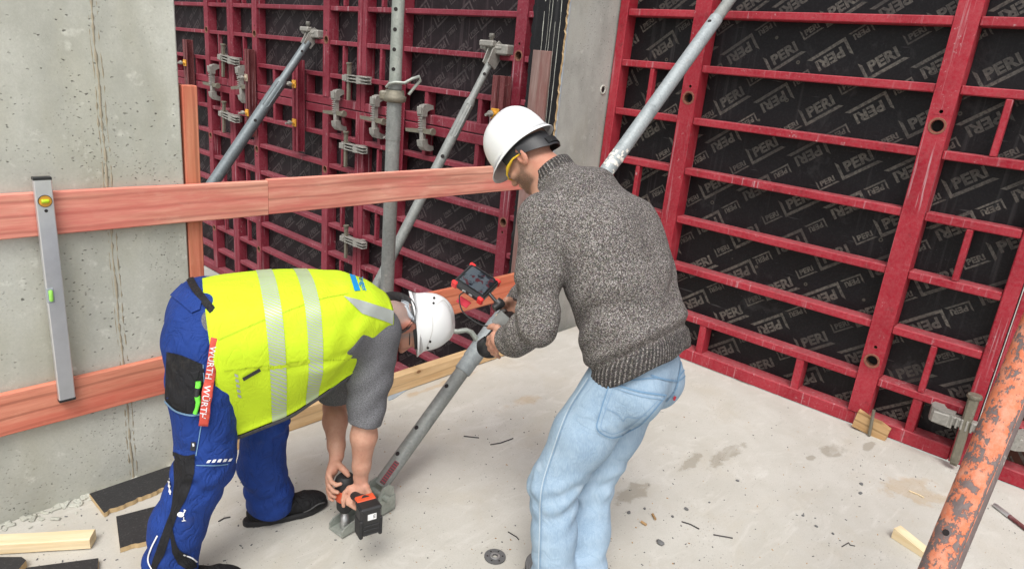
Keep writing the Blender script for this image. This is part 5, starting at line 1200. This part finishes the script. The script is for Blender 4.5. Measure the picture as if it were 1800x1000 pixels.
# shoes
def shoe(name, ank, toe_dir, toe_len=.215, mat='shoe_black', heel=.075):
    td = unit(toe_dir); sd_ = np.cross(Z3, td); a = A3(ank[0], ank[1], 0); s = thing_part(name)
    def f(P):
        q = np.stack([(P-a)@td, (P-a)@sd_, P[:, 2]], 1)
        d_ = ell(q, (.060, 0, .052), (.145, .048, .044)); d_ = smin(d_, ell(q, (.168, -.004, .046), (.074, .051, .040)), .03); d_ = smin(d_, ell(q, (-.030, 0, .055), (.048, .038, .05)), .03); d_ = smin(d_, rcone(q, (0, 0, .05), (-.008, 0, .13), .046, .05), .03)
        d_ = d_-.0022*np.sin(q[:, 0]*90)*np.clip((q[:, 2]-.05)/.02, 0, 1)*(np.abs(q[:, 0]-.09) < .07)
        return smax(d_, .022-q[:, 2], .006)
    V, Fq = surf(f, a-.25+A3(0, 0, .25)*1.0, a+A3(.27, .27, .20), .005); o = skin_obj(name, V, Fq, mat, ma)
    m = MB(); ol = []
    for k in range(40):
        an = 2*math.pi*k/40; x = .072+math.cos(an)*.175; wy = (.054 if x > .10 else .043+.007*max(0, (x+.1)/.2))*math.copysign(abs(math.sin(an))**.75, math.sin(an)); ol.append((x, wy))
    V = []; Fc = []
    for j, (zz, e) in enumerate(((.0, -.004), (.004, 0), (.018, .001), (.027, -.003))):
        for (x, y) in ol: l = math.hypot(x-.072, y); V.append(a+td*(x+(x-.072)/l*e)+sd_*(y+y/l*e)+Z3*(zz+(.010 if x > .19 else 0)*(1 if zz < .02 else .4)+.0025*(math.sin(x*140) > 0)*(zz == 0)))
    n = 40
    for j in range(3):
        for k in range(n): Fc.append((j*n+k, j*n+(k+1) % n, j*n+n+(k+1) % n, j*n+n+k))
    Fc += [tuple(range(n))[::-1], tuple(range(3*n, 4*n))]; m.add(V, Fc); m.build('sole', MAT['sole_black'], o)
    return o
def thing_part(n): return None
LD = unit((.96, -.29, 0)); so = shoe('shoe', LANK-LD*.005, LD); sT = bvh(so)
patch('shoe_stripe', sT, ribbon_px(dense([(512, 905), (540, 897), (560, 885), (575, 882)]), 2), 'shoe_grey', so, .002)
shoe('shoe', RANK, unit((.85, -.52, 0)))
# helmet
h, HP, hrad, hring, HM = helmet(ma, HO+HU*.034, HF, HU, R(-4), True, .018, 0, .87)
hring(-.030, .030, -.016, -2.6, 2.6, 'head_band', 'strap_black'); hring(-.075, .034, -.020, 2.05, 2*math.pi-2.05, 'nape_strap', 'strap_grey', .003, 40, lambda a: .030*abs(math.cos((a-math.pi)))-.02)
for sg in (-1, 1):
    m = MB(); m.tube([HP(-.10, sg*.055, -.05), HP(-.06, sg*.085, -.035), HP(-.035, sg*.095, -.015), HP(-.02, sg*.098, .01)], .009, 6); m.build('side_strap', MAT['strap_grey'], h)
hT = bvh(h)
for x, y in ((763, 524), (762, 533), (756, 600), (752, 611)):
    patch('vent_hole', hT, [(x+math.cos(a)*2.2, y+math.sin(a)*2.4) for a in np.linspace(0, 6.28, 11)[:-1]], 'hole_dark', h, .0012, 4)
for i in range(3): x = 769+i*2.6; y = 507-i*-3.2; patch('vent_slot', hT, ribbon_px([(x, y), (x+3, y+5)], 1.6), 'helmet_inner', h, .0012, 4)
patch('moulded_line', hT, ribbon_px(dense([(765, 540), (771, 533), (780, 528), (790, 540)]), 1.4), 'helmet_inner', h, .001); patch('moulded_line', hT, ribbon_px(dense([(738, 506), (757, 545), (760, 580), (748, 616)]), 1.4), 'helmet_inner', h, .001)
m = MB(); m.lathe(HP(.105, 0, -.045), HP(.115, 0, -.046), [(0, .02), (1, .02)], 12); 
# glasses edge under the brim
m = MB().tube([HP(.02, -.080, -.045), HP(.07, -.070, -.05), HP(.10, -.04, -.055), HP(.108, 0, -.055), HP(.10, .04, -.055), HP(.02, .080, -.045)], .0022, 6); m.build('glasses', MAT['strap_black'], ma)
# ================================================================ man in the knitted sweater
mb = thing('person', 'man in a marled grey knit sweater, pale jeans and white helmet filming with a camera', 'person', (0, 0, 0))
BF = unit((-.10, .99, 0)); BL = unit((-.99, -.10, 0))            # facing, and towards his left
BP = A3(2.02, 1.13, .90)
def bp(l, f, z): return np.array([BP[0], BP[1], 0])+BL*l+BF*f+Z3*z
bLSH = d3(955, 388, 2.34); bLEL = d3(944, 572, 2.30); bLWR = d3(890, 603, 2.47)
bRSH = bp(-.19, .34, 1.40); bREL = bp(-.24, .52, 1.13); bRWR = d3(905, 545, 2.70)
bHO = d3(929, 275, 2.56); bHF = unit((-.20, .60, -.77)); bHU = unit((-.12, .76, .62)); bC7 = d3(985, 305, 2.48)
bLKN = d3(973, 850, 2.485); bRKN = d3(1036, 850, 2.62); bLAN = on(970, 1030, 2, .09); bRAN = on(1026, 1012, 2, .09)
bLH = dict(palm=[(bLWR, .028), (d3(876, 598, 2.49), .026)], fing=[
    [d3(868, 588, 2.50), d3(860, 594, 2.53), d3(858, 604, 2.56), d3(862, 612, 2.57)], [d3(869, 596, 2.49), d3(862, 604, 2.52), d3(861, 613, 2.55), d3(866, 620, 2.57)],
    [d3(872, 604, 2.485), d3(866, 612, 2.51), d3(866, 620, 2.54), d3(872, 625, 2.56)], [d3(878, 611, 2.48), d3(873, 618, 2.50), d3(873, 624, 2.53), d3(878, 628, 2.55)]],
    thumb=[d3(882, 583, 2.485), d3(874, 576, 2.50), d3(866, 574, 2.52), d3(859, 575, 2.535)])
bRH = dict(palm=[(bRWR, .028), (d3(896, 545, 2.70), .026)], fing=[
    [d3(890, 536, 2.69), d3(884, 540, 2.67), d3(882, 548, 2.65), d3(886, 555, 2.64)], [d3(890, 545, 2.69), d3(884, 550, 2.67), d3(884, 558, 2.65), d3(889, 564, 2.64)],
    [d3(892, 553, 2.69), d3(887, 559, 2.67), d3(888, 567, 2.65), d3(893, 572, 2.64)], [d3(896, 560, 2.69), d3(892, 566, 2.67), d3(893, 574, 2.65), d3(898, 578, 2.64)]],
    thumb=[d3(899, 534, 2.68), d3(896, 528, 2.66), d3(891, 527, 2.645), d3(886, 530, 2.635)])
def body_r(P):
    h_, q = head_sdf(P, bHO, bHF, bHU)
    d_ = smin(h_, chain(P, [(bHO-bHU*.07-bHF*.025, .060), (bC7+BF*.045-Z3*.02, .068), (bC7-Z3*.10, .10)], .03), .02)
    d_ = smin(d_, chain(P, [(BP, .10), (bp(0, .06, 1.12), .10), (bC7-Z3*.14-BF*.03, .10)], .05), .04)
    for sh, el_, wr, H in ((bLSH, bLEL, bLWR, bLH), (bRSH, bREL, bRWR, bRH)):
        arm = chain(P, [(bC7-Z3*.13-BF*.02, .07), (sh, .05), (el_, .04), (el_*.7+wr*.3, .042), (wr, .0285)], .02); arm = smin(arm, hand(P, H, 0), .012); d_ = smin(d_, arm, .012)
    for hp, kn, an in ((bp(.095, 0, .88), bLKN, bLAN), (bp(-.095, 0, .88), bRKN, bRAN)): d_ = smin(d_, chain(P, [(hp, .07), (kn, .042), (an, .034)], .02), .03)
    return d_
allp = np.array([bHO, bC7, bLSH, bRSH, bLEL, bLWR, bRWR, bLAN, bRAN, bLKN, bRKN, BP]); lo = allp.min(0)-.17; hi = allp.max(0)+.18; lo[2] = .03
V, Fq = surf(body_r, lo, hi, .0042)
_, q = head_sdf(V, bHO, bHF, bHU); near = (np.linalg.norm(V-bHO, axis=1) < .19)
lat = np.abs(q[:, 1]); ear = np.exp(-(((q[:, 0]+.010)/.030)**2+((q[:, 2]+.010)/.042)**2)**2)*(lat > .074)*near
hl = np.clip((.02-q[:, 0]+q[:, 2]*.5)/.03, 0, 1)*np.clip((q[:, 2]+.055)/.10, 0, 1)*1.0*near
beard = np.clip((q[:, 0]-.008+np.clip(-q[:, 2]-.06, 0, 1)*.3)/.02, 0, 1)*np.clip((-.028-q[:, 2]+np.clip(.035-q[:, 0], 0, .04)*1.2)/.02, 0, 1)*np.clip((.118+q[:, 2])/.012, 0, 1)*(1-np.exp(-((q[:, 2]+.067)/.011)**2)*(lat < .03))*(1-np.clip((q[:, 0]-.095)/.006, 0, 1)*(q[:, 2] > -.05))*near
hl = np.clip(np.maximum(hl, beard*.95), 0, 1)*(1-ear)
red = np.clip(ear*.6+.45*np.clip((-.02-q[:, 2])/.06, 0, 1)*np.clip(-q[:, 0]/.05+.3, 0, 1)*(np.linalg.norm(V-bHO, axis=1) < .3)+.4*np.clip(1-np.linalg.norm(V-bLWR, axis=1)/.12, 0, 1), 0, 1)
bo = skin_obj('body', V, Fq, 'skin', mb, {'hair': hl, 'red': red}); bo['hair_colour'] = (.042, .029, .021)
# sweater
HEM0 = bp(0, -.015, .915); HEM1 = bp(0, .02, 1.085); hax = unit(HEM1-HEM0+BF*.10)
def sweater(P):
    d_ = sweep(P, [(bp(0, -.020, .925), .208, .160, BL), (bp(0, .0, 1.0), .200, .150, BL), (bp(0, .035, 1.08), .218, .152, BL), (bp(0, .105, 1.22), .228, .158, BL), (bp(0, .205, 1.375), .225, .152, BL), (bp(0, .315, 1.475), .175, .112, BL), (bC7-Z3*.03+BF*.01, .085, .075, BL)], .05)
    d_ = smin(d_, ell(P, bp(.10, .13, 1.33), (.13, .11, .13)), .06); d_ = smin(d_, ell(P, bp(-.10, .13, 1.33), (.13, .11, .13)), .06)
    d_ = smin(d_, chain(P, [(bC7-Z3*.045, .085), (bC7+BF*.028+Z3*.006, .0745), (bC7+BF*.040+Z3*.018, .072)], .01), .02)
    for sh, el_, wr in ((bLSH, bLEL, bLWR), (bRSH, bREL, bRWR)):
        v1 = unit(el_-sh); v2 = unit(wr-el_); end = el_+v2*(np.linalg.norm(wr-el_)*.93)
        s_ = chain(P, [(bC7*.35+sh*.65-Z3*.05, .085), (sh+Z3*.005, .088), (sh*.5+el_*.5, .080), (el_-v1*.01, .070), (el_*.55+end*.45, .064), (el_*.12+end*.88, .056), (end, .044)], .03)
        u1 = (P-sh)@v1; u2 = (P-el_)@v2
        s_ = s_-.0045*np.sin(u1*42+5*np.sin((P@BF)*13)+2)*np.clip((u1-.12)/.1, 0, 1)-.005*np.sin(u2*75+3*np.sin(P@Z3*19))*np.exp(-((u2-.05)/.09)**2)
        s_ = smax(s_, (P-end)@v2, .006); kk = .030*np.clip(1-((P-sh)@v1+.02)/.16, .12, 1); h_ = np.clip(.5+.5*(s_-d_)/kk, 0, 1); d_ = s_+(d_-s_)*h_-kk*h_*(1-h_); d_ = np.where(h_ > 0, d_, d_)
    u = (P-HEM0)@hax
    d_ = d_-.006*np.sin(u*48+4*np.sin((P@BL)*9+1)+3*np.sin(P@BF*11))*np.exp(-((u-.20)/.10)**2)-.009*np.exp(-((u-.105)/.022)**2)+.010*np.exp(-((u-.070)/.014)**2)-.005*wob(P, 9, 5)-.0025*wob(P, 26, 6, 2)
    ang = np.arctan2((P-HEM0)@BL, (P-HEM0)@BF)
    d_ = d_-.0016*np.sin(ang*85)*np.clip((.070-u)/.012, 0, 1)
    d_ = smax(d_, -u-.012+.004*wob(P, 20, 3), .006)
    top = (P-(bC7+BF*.040+Z3*.018))@unit(BF*.75+Z3*.66); return smax(d_, top-.004, .006)
lo = np.minimum.reduce([HEM0, bLEL, bLWR, bRWR, bC7, bRSH])-.25; hi = np.maximum.reduce([HEM0, bC7, bLWR, bRWR, bRSH])+.26; lo[2] = HEM0[2]-.08
V, Fq = surf(sweater, lo, hi, .0055)
u = (V-HEM0)@hax; ang = np.arctan2((V-HEM0)@BL, (V-HEM0)@BF); cz = (V-bC7)@unit(BF*.75+Z3*.66); ncol = np.linalg.norm(V-(bC7+BF*.03), axis=1)
col = np.clip((cz-.000)/.008, 0, 1)*(ncol < .13); rib = np.clip((.068-u)/.01, 0, 1)*(np.linalg.norm(V-BP, axis=1) < .40)
aco = np.arctan2((V-bC7)@BL, (V-bC7)@unit(-BF*.66+Z3*.75))
ribu = np.where(col > .05, aco*34, ang*85)
swo = skin_obj('sweater', V, Fq, 'knit', mb, {'rib': np.maximum(col, rib), 'ribu': ribu}); wT = bvh(swo)
patch('side_strip', wT, ribbon_px(dense([(987, 520), (989, 545), (997, 570), (1008, 588)]), [1, 3, 5, 6, 6, 7, 7, 8, 8, 8, 7, 7, 6, 6, 5, 5, 4, 4, 3, 3, 2, 2, 2, 1, 1]), 'strap_black', swo, .002)  # black strip on the sweater along the gap between sleeve and torso
# jeans
def jeans(P):
    Bx = np.stack([BF, BL, Z3])
    d_ = ell(P, BP+A3(0, 0, .01)-BF*.01, (.138, .188, .160), Bx)
    for s_ in (-1, 1): d_ = smin(d_, ell(P, BP-BF*.055+BL*.085*s_+A3(0, 0, -.045), (.105, .105, .115), Bx), .03)
    for hp, kn, an in ((bp(.095, .015, .86), bLKN, bLAN), (bp(-.095, .015, .86), bRKN, bRAN)):
        low = an+A3(0, 0, -.03); d_ = smin(d_, chain(P, [(hp, .118), (hp*.5+kn*.5+BF*.006, .110), (kn, .086), (kn*.55+low*.45-BF*.008, .0805), (low+Z3*.05, .078), (low-Z3*.02, .086)], .03), .022)
    zz = P[:, 2]; fo = P@BF
    k1 = np.exp(-((zz-.44)/.10)**2)
    d_ = d_-k1*(.004*np.sin(zz*72+fo*38+2*np.sin(P@BL*20))+.0045*np.abs(np.sin(zz*44-fo*30+P@BL*16+1.5*np.sin(P@BL*31)))**1.5)-.5*np.exp(-((zz-.77)/.05)**2)*.004*np.sin(zz*80+fo*60)-.0022*wob(P, 11, 5)-.0015*wob(P, 40, 5, 2)-np.exp(-((zz-.16)/.07)**2)*.004*np.sin(zz*75+fo*25+P@BL*12)
    d_ = smax(d_, .028-zz, .006); return smax(d_, (P-BP)@unit(Z3+BF*.2)-.12, .01)
lo = np.minimum.reduce([bLAN, bRAN, BP, bLKN])-.25; hi = np.maximum.reduce([bRAN, bRKN, BP, bLKN])+.25; lo[2] = .02
V, Fq = surf(jeans, lo, hi, .0055); cr = np.clip(wob(V, 60, 6)*1.2, 0, 1)*np.exp(-((V[:, 2]-.50)/.13)**2)+np.clip(1-np.abs(V[:, 2]-.68)/.2, 0, 1)*.35*np.clip((V-BP)@BF/.15, 0, 1)
jo = skin_obj('jeans', V, Fq, 'denim', mb, {'crease': np.clip(cr, 0, 1)}); jT = bvh(jo)
JP = lambda nm, px, mt, off=.002, cell=9: patch(nm, jT, px, mt, jo, off, cell)
pk = [(1074, 672), (1122, 686), (1168, 694), (1150, 716), (1128, 741), (1102, 758), (1076, 767), (1060, 762), (1049, 750), (1058, 716)]
JP('back_pocket', pk, 'denim_pocket' if 'denim_pocket' in MAT else 'denim', .005)
JP('pocket_stitch', ribbon_px(dense([(1074, 672), (1122, 687), (1168, 694)], 6), 3), 'denim_dark', .008); JP('pocket_stitch', ribbon_px(dense([(1076, 679), (1122, 694), (1163, 701)], 6), 1.5), 'denim_stitch', .008)
JP('pocket_stitch', ribbon_px(dense([(1072, 675), (1058, 716), (1049, 749), (1060, 762), (1077, 767), (1102, 758), (1129, 740), (1166, 697)], 5), 2.2), 'denim_dark', .0075)
JP('pocket_stitch', ribbon_px(dense([(1078, 682), (1065, 718), (1056, 748), (1064, 756), (1077, 760), (1099, 751), (1124, 733), (1155, 702)], 5), 1.3), 'denim_stitch', .0075)
JP('pocket_stitch', ribbon_px(dense([(1063, 716), (1078, 722), (1090, 730), (1095, 738), (1102, 730), (1118, 732), (1136, 726)], 4), 1.3), 'denim_stitch', .0075)
JP('yoke_seam', ribbon_px(dense([(1068, 668), (1110, 668), (1150, 664), (1190, 668), (1208, 655)], 6), 2.2), 'denim_dark', .004)
JP('second_pocket', ribbon_px(dense([(1143, 659), (1165, 666), (1188, 669)], 6), 3), 'denim_dark', .004); JP('second_pocket', ribbon_px(dense([(1190, 664), (1197, 655), (1206, 645)], 6), 2.5), 'denim_dark', .004)
JP('centre_seam', ribbon_px(dense([(1196, 636), (1193, 655), (1190, 672), (1183, 690), (1170, 705)], 6), 2), 'denim_dark', .004)
JP('red_tab', [(1183, 694), (1187, 695), (1185, 702), (1181, 701)], 'tab_red', .006, 5)
JP('side_seam', ribbon_px(dense([(1034, 664), (998, 722), (972, 792), (952, 860), (949, 930), (947, 1000)], 8), 1.8), 'stitch_white', .002); JP('side_seam', ribbon_px(dense([(1037, 666), (1001, 723), (975, 793), (955, 861), (952, 930), (950, 1000)], 8), 1.4), 'denim_stitch', .003)
simple('trainer_grey', (.20, .20, .20), .8, 0, .2, 60); cloth('trainer', (.16, .16, .165))
_ma = ma; ma = mb
shoe('shoe', bLAN-BF*.02, unit(BF+A3(.62, 0, 0)), .2, 'trainer'); shoe('shoe', bRAN, unit(BF+A3(.5, 0, 0)), .2, 'trainer'); ma = _ma
# helmet worn low over the brow
h2, HP, hrad, hring, HM = helmet(mb, bHO+bHU*.042+bHF*.004, bHF, bHU, R(2), False, .030, 0, .95)
hring(-.045, .048, -.021, .9, 2*math.pi-.9, 'head_band', 'strap_black', .003, 50, lambda a: -.022*max(0, -math.cos(a))**1.0)
hring(-.098, .036, -.013, 1.75, 2*math.pi-1.75, 'nape_strap', 'strap_black', .004, 36, lambda a: .045*(1-min(1, abs(a-math.pi)*-1+1.4)) if abs(a-math.pi) > .4 else 0)
hring(-.088, .026, -.008, 2.75, 2*math.pi-2.75, 'nape_buckle', 'belt_black', .004, 12)
m = MB()
for sg in (-1, 1): m.tube([HP(-.02, sg*.093, -.048), HP(.02, sg*.095, -.040), HP(.060, sg*.088, -.045), HP(.090, sg*.070, -.055)], [.003, .004, .007, .004], 6)
m.tube([HP(.088, -.072, -.055), HP(.108, -.04, -.062), HP(.113, 0, -.062), HP(.108, .04, -.062), HP(.088, .072, -.055)], .004, 6); m.build('glasses', MAT['glasses_yellow'], mb)
# ================================================================ held things
# camera with monitor
LX = unit((-.38, .42, -.82)); CU = A3(-.15, .60, .80); CU = unit(CU-LX*(CU@LX)); CR = np.cross(LX, CU)
CC = d3(897, 567, 2.585)
t = thing('camera', 'black camera with lens hood and red-cornered monitor held by the man in the sweater', 'camera', tuple(CC))
MC = Matrix(np.stack([CR, CU, LX], 1).tolist()); cl = lambda a, b, c: Vector((MC @ Vector((a, b, c))))
m = MB(); m.box(cl(0, 0, 0), (.125, .080, .045), MC, .010); m.box(cl(.0, .045, 0), (.05, .028, .045), MC, .008); m.box(cl(.05, -.002, .022), (.03, .08, .03), MC, .012); m.build('camera_body', MAT['black_plastic'], t)
m = MB(); m.lathe(cl(0, 0, .02), cl(0, 0, .125), [(0, .034), (.2, .036), (.22, .0375), (.5, .0375), (.52, .036), (1, .0365)], 26); m.build('lens_barrel', MAT['black_rubber'], t)
m = MB(); n = 28; Vv = []
for rr in (.040, .0375):
    for j in (0, 1):
        for k in range(n): an = 2*math.pi*k/n; zz = .112+(j*(.040+.010*math.cos(2*an))); Vv.append(cl(math.cos(an)*(rr+j*.006), math.sin(an)*(rr+j*.006), zz))
Fv = []
for k in range(n):
    k2 = (k+1) % n; Fv += [(k, k2, n+k2, n+k), (2*n+k2, 2*n+k, 3*n+k, 3*n+k2), (n+k, n+k2, 3*n+k2, 3*n+k)]
m.add(Vv, Fv, 0, True); m.build('lens_hood', MAT['black_plastic'], t)
simple('front_glass', (.01, .01, .015), .05); MB().lathe(cl(0, 0, .122), cl(0, 0, .124), [(0, .034), (1, .034)], 24).build('front_glass', MAT['front_glass'], t)
simple('cage_metal', (.28, .29, .28), .4, .6); m = MB(); m.box(cl(-.040, .046, .0), (.05, .012, .055), MC, .003); m.box(cl(-.066, .0, .0), (.008, .09, .06), MC, .003); m.build('cage_plate', MAT['cage_metal'], t)
MB().box(cl(-.046, .053, .0), (.022, .004, .008), MC, .0015).build('wood_inlay', MAT['pale_timber'], t)
q = lambda px, py, D_: Vector(d3(px, py, D_)-CC)
m = MB(); m.lathe(q(884, 540, 2.60), q(872, 528, 2.60), [(0, .014), (.3, .020), (.6, .021), (1, .016)], 14); m.lathe(q(868, 542, 2.585), q(885, 532, 2.60), [(0, .015), (.8, .015), (1, .012)], 14); m.lathe(q(872, 530, 2.60), q(860, 516, 2.61), [(0, .007), (1, .007)], 10); m.build('ball_head', MAT['black_plastic'], t)
ct, cr_, cb, cl_ = (q(832, 463, 2.69), q(880, 494, 2.66), q(847, 527, 2.58), q(793, 492, 2.61))
cen = (ct+cr_+cb+cl_)/4; ex = ((cr_-ct)+(cb-cl_))/2; ey = ((ct-cl_)+(cr_-cb))/2; wx, wy = ex.length, ey.length; ex.normalize(); ey = (ey-ex*ey.dot(ex)).normalized(); ez = ex.cross(ey)
if ez.dot(Vector(EYE)-Vector(CC)-cen) < 0: ez = -ez
MM = Matrix((ex, ey, ez)).transposed(); ml = lambda a, b, c: cen+MM @ Vector((a, b, c))
mo = MB().box(ml(0, 0, -.014), (wx, wy, .026), MM, .004).build('monitor', MAT['black_plastic'], t)
simple('screen_glass', (.012, .014, .016), .08); MB().box(ml(0, .004, 0), (wx*.90, wy*.80, .002), MM, .0006).build('monitor_screen', MAT['screen_glass'], mo)
g = G('screen_image'); v = g.obj(); n = g.noise(v, 22, 3, .6); n2 = g.noise(g.map(v, (1, 1, 1), (4, 2, 1), (.6, .3, .9)), 34, 2)
cI = g.mix(g.ramp(n, (.42, 0), (.52, 1)), (.008, .010, .014), (.045, .055, .065)); cI = g.mix(g.ramp(n2, (.58, 0), (.62, 1)), cI, (.04, .012, .016))
MAT['screen_image'] = g.out(cI, .08); g.set(g.b.inputs['Emission Color'], cI); g.b.inputs['Emission Strength'].default_value = .6
MB().box(ml(0, .004, .0012), (wx*.80, wy*.70, .0012), MM, .0004).build('screen_image', MAT['screen_image'], mo)
for a, b in ((-1, -1), (1, -1), (-1, 1), (1, 1)): MB().box(ml(a*(wx/2-.009), b*(wy/2-.004), -.015), (.026, .016, .034), MM, .006).build('corner_bumper', MAT['monitor_red'], mo)
for x_ in (-.012, .018): MB().box(ml(x_, -wy/2-.001, -.014), (.016, .004, .010), MM, .001).build('port', MAT['steel_bright'], mo)
m = MB(); pts = dense([ml(-.010, -wy/2-.002, -.014), ml(-.012, -wy/2-.03, -.02), q(812, 545, 2.56), q(830, 562, 2.54), q(850, 572, 2.53), q(868, 572, 2.53), q(885, 568, 2.55)], 6); m.tube([Vector(p) for p in pts], .0028, 8); m.build('monitor_cable', MAT['black_rubber'], t)
MB().box(q(815, 531, 2.63), (.05, .035, .004), MM, .001).build('sun_hood_flap', MAT['tab_red'], mo)
# impact wrench
bw = Vector(B0)+o0+cx*.045; ax0 = Vector((bw.x, bw.y, .045))
t = thing('impact_wrench', 'black and orange cordless impact wrench pressed on the bolt of the strut foot', 'power tool', tuple(ax0))
topz = on(604, 832, 0, ax0.x)[2]-.045
m = MB(); m.lathe((0, 0, -.012), (0, 0, .055), [(0, .017), (.55, .017), (.58, .012), (1, .012)], 16); m.build('socket', MAT['steel_bright'], t)
m = MB(); m.lathe((0, 0, .05), (0, 0, topz), [(0, .022), (.10, .034), (.40, .036), (.50, .042), (.85, .043), (.93, .039), (1, .028)], 20); m.build('motor_housing', MAT['black_rubber'], t)
bat = Vector(d3(648, 908, 2.56))-ax0; hz = topz*.70; h0 = Vector((0, 0, hz)); he = bat+Vector((0, 0, .05)); hdir = (bat-Vector((0, 0, bat.z))); hl2 = hdir.length; hdir.normalize()
m = MB(); m.lathe((0, 0, hz-.045), (0, 0, hz+.03), [(0, .0372), (.1, .0425), (.9, .0425), (1, .0385)], 20); m.build('housing_band', MAT['tool_orange'], t)
m = MB(); hp_ = h0+hdir*.025; m.tube([hp_, h0*.8+he*.2, h0*.45+he*.55, he-hdir*.03], [.021, .019, .018, .022], 12); m.build('handle', MAT['black_rubber'], t)
hu = (Vector((0, 0, 1))-hdir*.15).normalized(); hs_ = hdir.cross(hu).normalized(); Mb = Matrix((hs_, hu, hdir)).transposed(); hu2 = hs_.cross(hdir)
Mb = Matrix((hs_, hdir.cross(hs_), hdir)).transposed(); bl_ = lambda a, b, c: bat+Mb @ Vector((a, b, c))
sgn_ = 1 if (Mb @ Vector((0, 1, 0))).z > 0 else -1
m = MB(); m.box(bl_(0, sgn_*.056, -.038), (.074, .014, .040), Mb, .006); m.build('battery_foot', MAT['tool_orange'], t)
m = MB(); m.box(bl_(0, -.004*sgn_, 0), (.086, .125, .058), Mb, .010); m.box(bl_(0, .050*sgn_, -.004), (.082, .02, .07), Mb, .006); bt = m.build('battery', MAT['black_plastic'], t)
for k in range(3): MB().box(bl_(0, sgn_*(-.018-.018*k), .0295), (.062, .007, .006), Mb, .002).build('battery_rib', MAT['black_rubber'], bt)
for s_ in (-1, 1): MB().box(bl_(s_*.038, -.03*sgn_, .002), (.014, .08, .06), Mb, .005).build('battery_rib', MAT['black_rubber'], bt)
MB().box(bl_(-.002, sgn_*.020, .0295), (.034, .026, .001), Mb, .0003).build('label', MAT['label_white'], bt)
for k in range(3): MB().box(bl_(-.010, sgn_*(.027-.006*k), .0302), (.010, .0025, .0006), Mb, .0002).build('label_print', MAT['hole_dark'], bt)
# lanyard and knife in the trouser pockets
t = thing('lanyard', 'red lettered lanyard hanging down the blue trousers', 'lanyard', (0, 0, 0))
ly = patch('strap', tT, [(370, 592), (384, 595), (383, 610), (376, 650), (370, 700), (365, 745), (350, 743), (354, 700), (361, 650), (368, 605)], 'lanyard_red', t, .014); md = ly.modifiers.new('thickness', 'SOLIDIFY'); md.thickness = .003
lT = bvh(ly)
for (x, y) in ((374.5, 607), (364.5, 676)):
    e = unit(np.array((-.155, .988))); text_on('print_word', lT, 'WÜRTH', (x-5, y), tuple(e), (.988, .155), 15.5, 'print_white', ly, .012, .004, 50, 1.05)
t = thing('utility_knife', 'lime green and black utility knife stuck in the black trouser pocket', 'knife', (0, 0, 0))
def onT(px, py, off=.012):
    d_ = Vector(ray(px, py)).normalized(); loc, nrm, i, ds = tT.ray_cast(Vector(EYE), d_)
    if loc is None: return Vector(at(px, py, 2.2))
    return loc+(nrm if nrm.dot(d_) < 0 else -nrm)*off
MB().tube([onT(349, 669), onT(349, 676), onT(348, 681)], [.0085, .009, .008], 8).build('cap', MAT['lime'], t); MB().tube([onT(348, 681), onT(347, 695)], .0085, 8).build('grip', MAT['strap_black'], t)
MB().tube([onT(348, 694), onT(349, 702), onT(347, 714), onT(344, 724)], [.009, .008, .006, .007], 8).build('handle', MAT['lime'], t)
